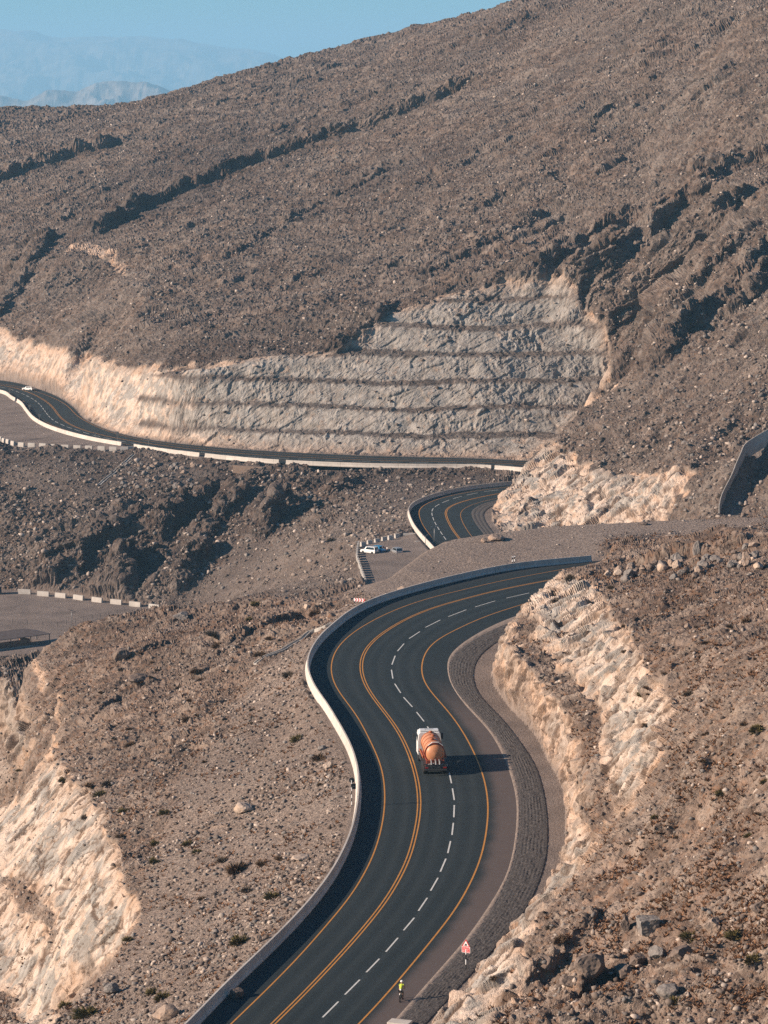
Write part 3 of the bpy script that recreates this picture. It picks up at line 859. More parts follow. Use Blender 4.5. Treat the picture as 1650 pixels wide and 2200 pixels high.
me = bpy.data.meshes.new("terrain")
me.vertices.add(npts)
me.vertices.foreach_set("co", Pf.astype(np.float32).ravel())
ii, jj = np.meshgrid(np.arange(NU - 1), np.arange(NV - 1), indexing='ij')
v0 = (ii * NV + jj).ravel()
quads = np.stack([v0, v0 + NV, v0 + NV + 1, v0 + 1], 1).astype(np.int32)
nq = len(quads)
me.loops.add(nq * 4)
me.loops.foreach_set("vertex_index", quads.ravel())
me.polygons.add(nq)
me.polygons.foreach_set("loop_start", np.arange(0, nq * 4, 4, dtype=np.int32))
me.polygons.foreach_set("use_smooth", np.zeros(nq, bool))
me.update()
at = me.attributes.new("zone", 'FLOAT_COLOR', 'POINT')
at.data.foreach_set("color", np.stack([cw_col, gravel, tint, ORANGE], 1).astype(np.float32).ravel())
at = me.attributes.new("zone2", 'FLOAT_COLOR', 'POINT')
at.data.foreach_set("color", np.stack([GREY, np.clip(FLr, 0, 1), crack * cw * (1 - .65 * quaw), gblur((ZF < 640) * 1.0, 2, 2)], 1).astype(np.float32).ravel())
terrain = bpy.data.objects.new("terrain", me)
terrain["kind"] = "structure"
C.objects.link(terrain)

# ------------------------------------------------------------------ materials
class NT:
    """small node-tree writer"""

    def __init__(self, name, rough=0.9):
        self.m = bpy.data.materials.new(name)
        self.m.use_nodes = True
        self.t = self.m.node_tree
        self.bsdf = self.t.nodes["Principled BSDF"]
        self.bsdf.inputs["Roughness"].default_value = rough
        self.bsdf.inputs["Specular IOR Level"].default_value = 0.2

    def n(self, typ, **kw):
        nd = self.t.nodes.new(typ)
        for k, v in kw.items():
            if k in nd.inputs:
                nd.inputs[k].default_value = v
            else:
                setattr(nd, k, v)
        return nd

    def l(self, a, b):
        self.t.links.new(a, b)

    def pos(self):
        return self.n("ShaderNodeNewGeometry").outputs["Position"]

    def noise(self, scale, detail=4, rough=0.55, vec=None, lac=2.0):
        nd = self.n("ShaderNodeTexNoise")
        nd.inputs["Scale"].default_value = scale
        nd.inputs["Detail"].default_value = detail
        nd.inputs["Roughness"].default_value = rough
        self.l(vec or self.pos(), nd.inputs["Vector"])
        return nd.outputs["Fac"]

    def ramp(self, fac, stops):
        r = self.n("ShaderNodeValToRGB")
        el = r.color_ramp.elements
        while len(el) < len(stops):
            el.new(0.5)
        for e, (p, c) in zip(el, stops):
            e.position = p
            e.color = (*c, 1) if len(c) == 3 else c
        self.l(fac, r.inputs[0])
        return r.outputs[0]

    def mix(self, fac, a, b, mode='MIX'):
        nd = self.n("ShaderNodeMix", data_type='RGBA', blend_type=mode)
        for s, v in ((0, fac), (6, a), (7, b)):
            if hasattr(v, "is_output"):
                self.l(v, nd.inputs[s])
            elif s == 0:
                nd.inputs[0].default_value = v
            else:
                nd.inputs[s].default_value = (*v, 1)
        return nd.outputs[2]

    def math(self, op, a, b=0.0):
        nd = self.n("ShaderNodeMath", operation=op)
        for s, v in ((0, a), (1, b)):
            if hasattr(v, "is_output"):
                self.l(v, nd.inputs[s])
            else:
                nd.inputs[s].default_value = v
        return nd.outputs[0]

    def bump(self, h, dist, strength=1.0):
        b = self.n("ShaderNodeBump")
        b.inputs["Distance"].default_value = dist
        b.inputs["Strength"].default_value = strength
        self.l(h, b.inputs["Height"])
        self.l(b.outputs[0], self.bsdf.inputs["Normal"])

    def base(self, c):
        if hasattr(c, "is_output"):
            self.l(c, self.bsdf.inputs["Base Color"])
        else:
            self.bsdf.inputs["Base Color"].default_value = (*c, 1)
        return self.m


def rock_material():
    t = NT("desert_rock", 0.95)
    t.bsdf.inputs["Specular IOR Level"].default_value = 0.1
    a = t.n("ShaderNodeAttribute", attribute_name="zone")
    s = t.n("ShaderNodeSeparateColor")
    t.l(a.outputs["Color"], s.inputs[0])
    cut, grav, tint, orange = s.outputs[0], s.outputs[1], s.outputs[2], a.outputs["Alpha"]
    a2 = t.n("ShaderNodeAttribute", attribute_name="zone2")
    s2 = t.n("ShaderNodeSeparateColor")
    t.l(a2.outputs["Color"], s2.inputs[0])
    grey, flat, crack = s2.outputs[0], s2.outputs[1], s2.outputs[2]
    big = t.noise(0.035, 3)
    mid = t.noise(0.35, 4, 0.6)
    fine = t.noise(2.6, 5, 0.65)
    # weathered brown hillside
    brown = t.ramp(mid, [(0.34, (0.054, 0.040, 0.033)), (0.5, (0.118, 0.088, 0.071)), (0.66, (0.225, 0.170, 0.138))])
    gry = t.ramp(fine, [(0.34, (0.060, 0.049, 0.044)), (0.52, (0.140, 0.117, 0.102)), (0.70, (0.32, 0.27, 0.232))])
    nat = t.mix(t.ramp(big, [(0.40, (0.1, 0.1, 0.1)), (0.60, (0.75, 0.75, 0.75))]), brown, gry)
    nat = t.mix(t.ramp(tint, [(0.55, (0, 0, 0)), (0.8, (0.5, 0.5, 0.5))]), nat, (0.30, 0.255, 0.22))
    rust = t.ramp(t.noise(0.9, 3, 0.7), [(0.52, (0, 0, 0)), (0.68, (0.55, 0.55, 0.55))])
    nat = t.mix(rust, nat, (0.20, 0.115, 0.070))
    # pale bedding bands that follow the dip of the strata
    mp = t.n("ShaderNodeMapping")
    mp.vector_type = 'POINT'
    mp.inputs["Rotation"].default_value = (0, R(33), 0)
    mp.inputs["Scale"].default_value = (0.035, 0.10, 0.50)
    t.l(t.pos(), mp.inputs[0])
    bed = t.noise(1.0, 5, 0.6, mp.outputs[0])
    nat = t.mix(t.ramp(bed, [(0.52, (0, 0, 0)), (0.68, (.5, .5, .5))]), nat, (0.245, 0.205, 0.178))
    nat = t.mix(t.ramp(bed, [(0.30, (.55, .55, .55)), (0.44, (0, 0, 0))]), nat, (0.082, 0.064, 0.055))
    # fine gravel
    gr = t.ramp(fine, [(0.32, (0.105, 0.088, 0.079)), (0.5, (0.205, 0.172, 0.150)), (0.68, (0.37, 0.318, 0.28))])
    nat = t.mix(grav, nat, gr)
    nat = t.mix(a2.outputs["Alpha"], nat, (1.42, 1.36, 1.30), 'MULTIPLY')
    broad = t.noise(0.0055, 4, 0.6)
    nat = t.mix(1.0, nat, t.ramp(broad, [(0.34, (0.70, 0.69, 0.70)), (0.50, (0.98, 0.97, 0.96)), (0.66, (1.0, 1.0, 1.0))]), 'MULTIPLY')
    # fresh cut faces
    warm = t.ramp(mid, [(0.28, (0.40, 0.28, 0.20)), (0.42, (0.53, 0.415, 0.33)), (0.58, (0.62, 0.515, 0.43)), (0.8, (0.64, 0.565, 0.495))])
    cold = t.ramp(mid, [(0.3, (0.25, 0.225, 0.198)), (0.55, (0.36, 0.333, 0.300)), (0.75, (0.47, 0.438, 0.40))])
    gp = t.noise(0.20, 4, 0.62)
    gsel = t.math('ADD', t.math('MULTIPLY', grey, 0.36), gp)
    gsel = t.math('ADD', gsel, t.math('MULTIPLY', tint, 0.22))
    cutc = t.mix(t.ramp(gsel, [(0.60, (0, 0, 0)), (0.66, (1, 1, 1))]), warm, cold)
    rusty = t.ramp(t.noise(0.33, 4, 0.65), [(0.58, (0, 0, 0)), (0.68, (.5, .5, .5))])
    cutc = t.mix(rusty, cutc, (0.45, 0.285, 0.185))
    cutc = t.mix(t.math('MULTIPLY', orange, 0.45), cutc, (0.47, 0.265, 0.145))
    cutc = t.mix(t.ramp(fine, [(0.28, (0.45, 0.45, 0.45)), (0.40, (0, 0, 0))]), cutc, (0.30, 0.20, 0.14))
    cutc = t.mix(t.math('MULTIPLY', crack, 0.92), cutc, (0.13, 0.085, 0.06))
    mv = t.n("ShaderNodeMapping")
    mv.inputs["Scale"].default_value = (0.9, 0.9, 0.10)
    t.l(t.pos(), mv.inputs[0])
    score = t.noise(1.0, 4, 0.65, mv.outputs[0])
    cutc = t.mix(t.ramp(score, [(0.34, (.5, .5, .5)), (0.46, (0, 0, 0))]), cutc, (0.24, 0.19, 0.155))
    cutc = t.mix(t.ramp(score, [(0.56, (0, 0, 0)), (0.70, (.45, .45, .45))]), cutc, (0.62, 0.53, 0.45))
    col = t.mix(cut, nat, cutc)
    dirt = t.ramp(t.noise(0.12, 4, 0.6), [(0.35, (0.185, 0.150, 0.130)), (0.65, (0.265, 0.215, 0.185))])
    col = t.mix(flat, col, dirt)
    t.bump(t.math('ADD', fine, t.math('MULTIPLY', t.noise(9.0, 3, 0.6), 0.5)), 0.45, 0.7)
    return t.base(col)


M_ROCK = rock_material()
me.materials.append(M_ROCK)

# ------------------------------------------------------------------ object helpers
def tag(o, label, cat, group=None):
    o["label"] = label
    o["category"] = cat
    if group:
        o["group"] = group
    return o


def mesh_obj(name, verts, faces, mat, parent=None, smooth=False, z=None):
    m = bpy.data.meshes.new(name)
    m.from_pydata([tuple(map(float, v)) for v in verts], [], [tuple(f) for f in faces])
    if smooth:
        m.polygons.foreach_set("use_smooth", np.ones(len(m.polygons), bool))
    m.materials.append(mat)
    m.update()
    o = bpy.data.objects.new(name, m)
    C.objects.link(o)
    if parent:
        o.parent = parent
    return o


def empty(name, loc, rotz=0.0):
    o = bpy.data.objects.new(name, None)
    o.empty_display_size = 0.3
    o.location = loc
    o.rotation_euler = (0, 0, rotz)
    C.objects.link(o)
    return o


class MB:
    """collects primitive shapes in one mesh"""

    def __init__(self):
        self.v, self.f = [], []

    def add(self, v, f):
        n = len(self.v)
        self.v += [tuple(map(float, q)) for q in v]
        self.f += [tuple(i + n for i in q) for q in f]
        return self

    def box(self, c, s, bev=0.0, rot=None, taper=(1, 1)):
        bm = bmesh.new()
        bmesh.ops.create_cube(bm, size=1.0)
        for v in bm.verts:
            k = v.co.z + .5
            v.co = Vector((v.co.x * s[0] * (1 + (taper[0] - 1) * k), v.co.y * s[1] * (1 + (taper[1] - 1) * k), v.co.z * s[2]))
        if bev:
            bmesh.ops.bevel(bm, geom=bm.edges[:], offset=bev, segments=2, affect='EDGES', profile=0.6)
        self._bm(bm, c, rot)
        return self

    def _bm(self, bm, c, rot=None):
        bm.verts.ensure_lookup_table()
        mat = rot.to_matrix() if rot is not None else Matrix.Identity(3)
        n = len(self.v)
        self.v += [tuple(mat @ v.co + Vector(c)) for v in bm.verts]
        bm.verts.index_update()
        self.f += [tuple(v.index + n for v in f.verts) for f in bm.faces]
        bm.free()

    def tube(self, pts, r, n=8, caps=True):
        pts = [Vector(p) for p in pts]
        rs = r if hasattr(r, "__len__") else [r] * len(pts)
        base = len(self.v)
        for i, p in enumerate(pts):
            d = (pts[min(i + 1, len(pts) - 1)] - pts[max(i - 1, 0)]).normalized()
            a = d.orthogonal().normalized() if abs(d.z) > .99 else d.cross(Vector((0, 0, 1))).normalized()
            b = d.cross(a)
            for k in range(n):
                t = 2 * math.pi * k / n
                self.v.append(tuple(p + a * math.cos(t) * rs[i] + b * math.sin(t) * rs[i]))
        for i in range(len(pts) - 1):
            for k in range(n):
                k2 = (k + 1) % n
                self.f.append((base + i * n + k, base + i * n + k2, base + (i + 1) * n + k2, base + (i + 1) * n + k))
        if caps:
            self.f.append(tuple(base + k for k in range(n))[::-1])
            self.f.append(tuple(base + (len(pts) - 1) * n + k for k in range(n)))
        return self

    def lathe(self, prof, c, axis='Z', n=24, rot=None):
        """prof: list of (radius, along)"""
        base = len(self.v)
        for r, h in prof:
            for k in range(n):
                t = 2 * math.pi * k / n
                if axis == 'Z':
                    q = Vector((r * math.cos(t), r * math.sin(t), h))
                elif axis == 'Y':
                    q = Vector((r * math.cos(t), h, r * math.sin(t)))
                else:
                    q = Vector((h, r * math.cos(t), r * math.sin(t)))
                if rot is not None:
                    q = rot.to_matrix() @ q
                self.v.append(tuple(q + Vector(c)))
        for i in range(len(prof) - 1):
            for k in range(n):
                k2 = (k + 1) % n
                self.f.append((base + i * n + k, base + i * n + k2, base + (i + 1) * n + k2, base + (i + 1) * n + k))
        self.f.append(tuple(base + k for k in range(n))[::-1])
        self.f.append(tuple(base + (len(prof) - 1) * n + k for k in range(n)))
        return self

    def prism(self, poly, y0, y1):
        """outline in x-z extruded along y"""
        n = len(poly)
        v = [(x, y0, z) for x, z in poly] + [(x, y1, z) for x, z in poly]
        f = [tuple(range(n))[::-1], tuple(range(n, 2 * n))] + [(i, (i + 1) % n, n + (i + 1) % n, n + i) for i in range(n)]
        return self.add(v, f)

    def build(self, name, mat, parent=None, smooth=False):
        return mesh_obj(name, self.v, self.f, mat, parent, smooth)


def plain(name, col, rough=0.6, metal=0.0, var=0.12, scale=3.0, spec=0.3):
    t = NT(name, rough)
    t.bsdf.inputs["Metallic"].default_value = metal
    t.bsdf.inputs["Specular IOR Level"].default_value = spec
    tc = t.n("ShaderNodeTexCoord").outputs["Object"]
    f = t.noise(scale, 4, 0.6, tc)
    lo = tuple(c * (1 - var) for c in col)
    hi = tuple(min(1, c * (1 + var)) for c in col)
    return t.base(t.ramp(f, [(0.3, lo), (0.7, hi)]))


def asphalt(name):
    t = NT(name, 0.85)
    a = t.n("ShaderNodeAttribute", attribute_name="dust")
    s = t.n("ShaderNodeSeparateColor")
    t.l(a.outputs["Color"], s.inputs[0])
    n1 = t.noise(0.09, 4, 0.6)
    n2 = t.noise(6.0, 4, 0.7)
    c = t.mix(t.ramp(n1, [(.35, (0, 0, 0)), (.7, (1, 1, 1))]), (0.0175, 0.0265, 0.030), (0.025, 0.034, 0.0375))
    c = t.mix(t.ramp(n2, [(.4, (0, 0, 0)), (.75, (.4, .4, .4))]), c, (0.042, 0.050, 0.052))
    # tyre-polished bands and dust drifts follow the carriageway (stored per vertex)
    c = t.mix(t.math('MULTIPLY', s.outputs[1], 0.6), c, (0.042, 0.052, 0.054))
    d = t.math('MULTIPLY', s.outputs[0], t.ramp(t.noise(0.5, 4, 0.6), [(.2, (.8, .8, .8)), (.8, (1, 1, 1))]))
    c = t.mix(d, c, (0.125, 0.098, 0.088))
    t.bump(n2, 0.01, 0.4)
    return t.base(c)


M_ASPH = asphalt("asphalt")
M_YEL = plain("yellow_road_paint", (0.52, 0.235, 0.05), 0.7, var=0.12, scale=0.8)
M_WHT = plain("white_road_paint", (0.62, 0.62, 0.58), 0.7, var=0.12, scale=0.8)
M_GSTRIP = plain("pale_gravel", (0.27, 0.215, 0.175), 0.95, var=0.45, scale=5.0)


def furrow_mat():
    t = NT("dark_gravel", 0.95)
    n = t.noise(4.5, 5, 0.75)
    c = t.ramp(n, [(0.32, (0.055, 0.050, 0.048)), (0.5, (0.098, 0.087, 0.081)), (0.70, (0.19, 0.166, 0.148))])
    t.bump(n, 0.25, 0.8)
    return t.base(c)


M_FUR = furrow_mat()


def concrete_mat(name, col, streak=True):
    t = NT(name, 0.85)
    n1 = t.noise(0.55, 4, 0.65)
    p = t.pos()
    mp = t.n("ShaderNodeMapping")
    mp.inputs["Scale"].default_value = (3.0, 3.0, 0.25)
    t.l(p, mp.inputs[0])
    n2 = t.noise(1.0, 4, 0.6, mp.outputs[0])
    c = t.ramp(n1, [(0.3, tuple(x * 0.82 for x in col)), (0.7, tuple(min(.85, x * 1.08) for x in col))])
    if streak:
        c = t.mix(t.ramp(n2, [(.45, (0, 0, 0)), (.75, (.35, .35, .35))]), c, (0.30, 0.25, 0.21))
    sg = t.n("ShaderNodeAttribute", attribute_name="seg")
    c = t.mix(t.math('MULTIPLY', sg.outputs['Fac'], .45), c, tuple(x * .62 for x in col))
    t.bump(t.noise(8, 3), 0.02, 0.3)
    return t.base(c)


M_BLACKLINE = plain("tar", (0.008, 0.010, 0.011), .7)
M_CONC = concrete_mat("barrier_concrete", (0.60, 0.55, 0.49))
M_BLOCK = concrete_mat("block_concrete", (0.47, 0.44, 0.40))


def fill(name, outline, z, mat, parent=None):
    from mathutils.geometry import tessellate_polygon
    o = [Vector((q[0], q[1], 0)) for q in outline]
    tr = tessellate_polygon([o])
    fs = []
    for t in tr:
        a, b, c = (o[i] for i in t)
        fs.append(t if (b - a).cross(c - a).z > 0 else t[::-1])
    return mesh_obj(name, [(q[0], q[1], z) for q in outline], fs, mat, parent)


def ribbon(name, line, width, z, mat, parent=None, shift=0.0):
    L = offset(line, shift + width / 2)
    Rr = offset(line, shift - width / 2)
    n = len(L)
    v = [(q[0], q[1], z) for q in L] + [(q[0], q[1], z) for q in Rr]
    f = [(n + i, n + i + 1, i + 1, i) for i in range(n - 1)]
    return mesh_obj(name, v, f, mat, parent)


def ribbons(name, lines, width, z, mat, parent=None):
    mb = MB()
    for line, sh in lines:
        L = offset(line, sh + width / 2)
        Rr = offset(line, sh - width / 2)
        n = len(L)
        mb.add([(q[0], q[1], z) for q in L] + [(q[0], q[1], z) for q in Rr], [(n + i, n + i + 1, i + 1, i) for i in range(n - 1)])
    return mb.build(name, mat, parent)


def lline(pts, z, step=1.2, smooth=30):
    return resample(world_line(pts, z), step=step, smooth=smooth)


# ------------------------------------------------------------------ near road
L_LY, L_DY, L_RY = lline(N_LY, Z1), lline(N_DY, Z1), lline(N_RY, Z1)
L_SH, L_ST, L_VG = lline(N_SH, Z1), lline(N_ST, Z1), lline(N_VG, Z1)
edge_l = np.vstack([offset(nb, 0.35), offset(n_end, 0.35)])


def strip(name, la, lb, ncol, nrow, z, mat, parent=None, attr=None, zf=None):
    A_ = resample(la, n=nrow)
    Bf = resample(lb, n=nrow * 4)
    d2 = ((A_[:, None, :2] - Bf[None, :, :2]) ** 2).sum(2)
    k_ = np.maximum.accumulate(d2.argmin(1)).astype(float)
    for _ in range(12):                      # even out the matching so rungs do not bunch up
        k_[1:-1] = .25 * k_[:-2] + .5 * k_[1:-1] + .25 * k_[2:]
    B_ = np.stack([np.interp(k_, np.arange(len(Bf)), Bf[:, q]) for q in range(3)], 1)
    t = np.linspace(0, 1, ncol)
    V = A_[:, None, :] * (1 - t)[None, :, None] + B_[:, None, :] * t[None, :, None]
    V[..., 2] = z
    if zf is not None:
        V[..., 2] += zf(V, t)
    V = V.reshape(-1, 3)
    f = []
    for i in range(nrow - 1):
        for j in range(ncol - 1):
            a = i * ncol + j
            f.append((a, a + 1, a + ncol + 1, a + ncol))
    o = mesh_obj(name, V, f, mat, parent)
    nz = o.data.polygons[0].normal.z
    if nz < 0:
        o.data.flip_normals()
    if attr is not None:
        at = o.data.attributes.new("dust", 'FLOAT_COLOR', 'POINT')
        at.data.foreach_set("color", attr(V, np.tile(t, nrow)).astype(np.float32).ravel())
    return o


def col4(r, g):
    o = np.zeros((len(r), 4))
    o[:, 0], o[:, 1], o[:, 3] = r, g, 1
    return o


def tracks(V, t, lanes):
    """two polished wheel bands in every lane"""
    g = np.zeros(len(t))
    for a, b in lanes:
        w = b - a
        for c in (a + .28 * w, a + .72 * w):
            g += np.exp(-((t - c) / (.09 * w)) ** 2)
    return g


road = strip("road", edge_l, np.vstack([L_SH]), 40, 340, Z1 + 0.0, M_ASPH,
             attr=lambda V, t: col4(0.55 * np.exp(-t / .02) * 0, tracks(V, t, [(.13, .37), (.37, .58), (.58, .80)])))
road["kind"] = "structure"


def dust_attr(V, t):
    _, py, _ = project(V[:, 0], V[:, 1], V[:, 2])
    along = sstep(1440, 1560, py)
    wob = 0.12 * fbm(V.astype(np.float32) / 4.0, 3, 81)
    return col4(along * sstep(0.0, 0.5, t + wob), 0 * t)


strip("shoulder", L_RY, L_SH, 14, 300, Z1 + 0.004, M_ASPH, road, attr=dust_attr)


def dust_left(V, t):
    wob = 0.15 * fbm(V.astype(np.float32) / 5.0, 3, 82)
    return col4(0.22 * sstep(0.2, 1.0, 1 - t + wob), 0 * t)


strip("left_shoulder", edge_l, L_LY, 8, 300, Z1 + 0.004, M_ASPH, road, attr=dust_left)
ribbons("centre_line", [(L_DY, .17), (L_DY, -.17)], 0.15, Z1 + .012, M_YEL, road)
ribbon("edge_line", L_LY, 0.15, Z1 + .012, M_YEL, road)
ribbon("edge_line", L_RY, 0.17, Z1 + .012, M_YEL, road)
dm = MB()
for seg in N_DASH:
    w = world_line(seg, Z1)
    w = resample(w, n=4)
    L_, R_ = offset(w, .08), offset(w, -.08)
    dm.add([(q[0], q[1], Z1 + .012) for q in L_] + [(q[0], q[1], Z1 + .012) for q in R_], [(4 + i, 5 + i, i + 1, i) for i in range(3)])
dm.build("lane_line", M_WHT, road)
ribbon("tar_seam", lline([(818, 1730), (850, 1728.5), (885, 1727), (916, 1725.5)], Z1), .07, Z1 + .016, M_BLACKLINE, road)  # thin near-black line across the left lane


def fz(V, t):
    p = V.reshape(-1, 3).astype(np.float32)
    n = fbm(p / 0.9, 4, 83).reshape(V.shape[:2])
    w = fbm(p / 6.0, 2, 84).reshape(V.shape[:2])
    edge = np.sin(np.clip(t, 0, 1) * math.pi)[None, :] ** 0.35
    return 0.02 + edge * (0.014 * np.sin(t[None, :] * 2 * math.pi * 8 + 2.2 * w) * np.clip(0.7 + 1.4 * w, 0, 1.5) + 0.085 * n + 0.09)


verge = strip("verge", L_ST, L_VG, 60, 900, Z1, M_FUR, zf=fz)
verge["kind"] = "structure"
gs = strip("gravel_strip", L_SH, L_ST, 6, 500, Z1 + .004, M_GSTRIP, zf=lambda V, t: 0.05 * np.sin(t * math.pi)[None, :] * (1 + fbm(V.reshape(-1, 3).astype(np.float32) / .7, 3, 85).reshape(V.shape[:2])))
gs["kind"] = "structure"

# ------------------------------------------------------------------ concrete barriers
PROF = [(0.0, 0.0), (0.0, 0.10), (0.17, 0.36), (0.235, 1.02), (0.25, 1.05), (0.43, 1.05), (0.445, 1.02), (0.50, 0.36), (0.68, 0.10), (0.68, 0.0)]


def barrier(name, line, label, side=1, h=1.0, seg=9.0, gap=0.06, wscale=1.0, group=None, bury=0.15, mat=None):
    """precast wall swept along a line; the line is the foot of its road side, side=+1 puts it to the left"""
    line = np.asarray(line)
    s = np.concatenate([[0], np.cumsum(np.linalg.norm(np.diff(line[:, :2], axis=0), axis=1))])
    mb = MB()
    tone = []
    a = 0.0
    while a < s[-1] - 0.3:
        b = min(a + seg, s[-1])
        m = max(2, int((b - a) / 0.8) + 1)
        ts = np.linspace(a, b - gap, m)
        c = np.stack([np.interp(ts, s, line[:, k]) for k in range(3)], 1)
        e = 1e-2
        tn = np.stack([np.interp(np.clip(ts + .4, 0, s[-1]), s, line[:, k]) - np.interp(np.clip(ts - .4, 0, s[-1]), s, line[:, k]) for k in range(2)], 1)
        tn /= np.linalg.norm(tn, axis=1, keepdims=True)
        nx, ny = -tn[:, 1] * side, tn[:, 0] * side
        v = []
        for i in range(m):
            for (w, z) in PROF:
                zz = z * h - (bury if z == 0 else 0)
                v.append((c[i, 0] + nx[i] * w * wscale, c[i, 1] + ny[i] * w * wscale, c[i, 2] + zz))
        k = len(PROF)
        f = []
        for i in range(m - 1):
            for j in range(k):
                j2 = (j + 1) % k
                q = (i * k + j, i * k + j2, (i + 1) * k + j2, (i + 1) * k + j)
                f.append(q if side > 0 else q[::-1])
        f.append(tuple(range(k)) if side < 0 else tuple(range(k))[::-1])
        f.append(tuple((m - 1) * k + j for j in range(k))[::-1] if side < 0 else tuple((m - 1) * k + j for j in range(k)))
        mb.add(v, f)
        tone += [RNG.random() ** 2.0] * len(v)
        a = b
    o = mb.build(name, mat or M_CONC)
    at = o.data.attributes.new('seg', 'FLOAT', 'POINT')
    at.data.foreach_set('value', np.array(tone, np.float32))
    o.data.validate()
    return tag(o, label, "barrier", group)


def cut_line(line, a, b):
    s = np.concatenate([[0], np.cumsum(np.linalg.norm(np.diff(line[:, :2], axis=0), axis=1))])
    a, b = a * s[-1], b * s[-1]
    t = np.linspace(a, b, max(4, int((b - a) / 0.8)))
    return np.stack([np.interp(t, s, line[:, k]) for k in range(3)], 1)


barrier("concrete_barrier", nb, "long pale concrete barrier sweeping round the outer side of the nearest curved road")
barrier("concrete_barrier", n_end[4:], "short concrete barrier end beyond the gap, half hidden by the rocky hilltop", side=1)
barrier("concrete_barrier", v_bar, "concrete barrier round the hairpin road beyond the gravel plateau", side=-1, h=1.05)

low = fill("road", [P(a, b, -37.9) for a, b in [(-160, 1585), (-30, 1598), (4, 1622), (13, 1660), (8, 1700), (-8, 1728), (-160, 1760)]], -37.9, M_ASPH)
low["kind"] = "structure"

# ------------------------------------------------------------------ second road
road2 = fill("road", np.vstack([v_bar[:, :2], lline(V_SH, Z2)[::-1, :2]]), Z2, M_ASPH)
road2["kind"] = "structure"
ribbons("centre_line", [(lline(V_DY, Z2), .2), (lline(V_DY, Z2), -.2)], 0.19, Z2 + .012, M_YEL, road2)
ribbon("edge_line", lline(V_LY, Z2), 0.2, Z2 + .012, M_YEL, road2)
ribbon("edge_line", lline(V_RY, Z2), 0.13, Z2 + .012, M_YEL, road2)


def dashes(line, dash, gap, w, z, parent):
    s = np.concatenate([[0], np.cumsum(np.linalg.norm(np.diff(line[:, :2], axis=0), axis=1))])
    mb = MB()
    a = 1.0
    while a + dash < s[-1]:
        t = np.linspace(a, a + dash, 5)
        c = np.stack([np.interp(t, s, line[:, k]) for k in range(3)], 1)
        L_, R_ = offset(c, w / 2), offset(c, -w / 2)
        mb.add([(q[0], q[1], z) for q in L_] + [(q[0], q[1], z) for q in R_], [(5 + i, 6 + i, i + 1, i) for i in range(4)])
        a += dash + gap
    return mb.build("lane_line", M_WHT, parent)


dashes(lline(V_DS, Z2), 6, 3, 0.2, Z2 + .012, road2)
vv = strip("verge", lline(V_SH, Z2), lline(V_VG, Z2), 16, 120, Z2 + .01, M_FUR, zf=lambda V, t: 0.03 + 0.09 * np.abs(np.sin(t * 9))[None, :] + 0 * V[..., 0])
vv["kind"] = "structure"

# ------------------------------------------------------------------ third road
road3 = fill("road", np.vstack([f_bar[:, :2], lline(F_BACK, Z3, 2)[::-1, :2]]), Z3, M_ASPH)
road3["kind"] = "structure"
ribbons("centre_line", [(lline(F_DY, Z3, 2), .25), (lline(F_DY, Z3, 2), -.25)], 0.16, Z3 + .012, M_YEL, road3)
ribbon("edge_line", lline(F_LY, Z3, 2), 0.16, Z3 + .012, M_YEL, road3)
ribbon("edge_line", lline(F_RY, Z3, 2), 0.16, Z3 + .012, M_YEL, road3)
dashes(lline(F_DS, Z3, 2), 6, 3, 0.2, Z3 + .012, road3)


def part_of(line, px0, px1):
    px, _, _ = project(line[:, 0], line[:, 1], line[:, 2])
    k = (px >= px0) & (px <= px1)
    return line[k]


f_fine = resample(world_line(F_BAR, Z3), step=1.2, smooth=30)
for a, b, lab in [(-200, 36, "white concrete barrier leaving the left edge beside the far road, before the first narrow gap"),
                  (39, 268, "white concrete barrier along the bend of the far road above the gravel lay-by"),
                  (290, 434, "white concrete barrier on the far road just right of the lay-by, above the drainage chute"),
                  (437, 606, "white concrete barrier on the far road above the stone retaining wall"),
                  (609, 1058, "longest concrete barrier on the straight of the far road below the quarried face"),
                  (1061, 1250, "bright white barrier end of the far road meeting the pale cut rock")]:
    barrier("concrete_barrier", part_of(f_fine, a, b), lab, side=-1, h=1.15, wscale=1.2)

# ------------------------------------------------------------------ placing things on the finished ground
bpy.context.view_layer.update()
DG = bpy.context.evaluated_depsgraph_get()
T_EV = terrain.evaluated_get(DG)
CAM = Vector((0, 0, HC))


def hit(px, py):
    """ground point that the photo shows at a pixel, and its normal"""
    d = Vector(PD(px, py, 1.0)) - Vector((0, 0, HC))
    ok, loc, nor, _ = T_EV.ray_cast(CAM, d.normalized(), distance=5000)
    return (loc.copy(), nor.copy()) if ok else (Vector(P(px, py, 0)), Vector((0, 0, 1)))


def ground_z(x, y):
    ok, loc, nor, _ = T_EV.ray_cast(Vector((x, y, 600)), Vector((0, 0, -1)), distance=2000)
    return loc.z if ok else 0.0


def heading(p, q):
    """rotation that turns local +Y from p towards q"""
    return math.atan2(-(q[0] - p[0]), q[1] - p[1])


def copy_tree(o, parent=None):
    c = o.copy()
    C.objects.link(c)
    c.parent = parent
    for ch in list(o.children):
        copy_tree(ch, c)
    return c


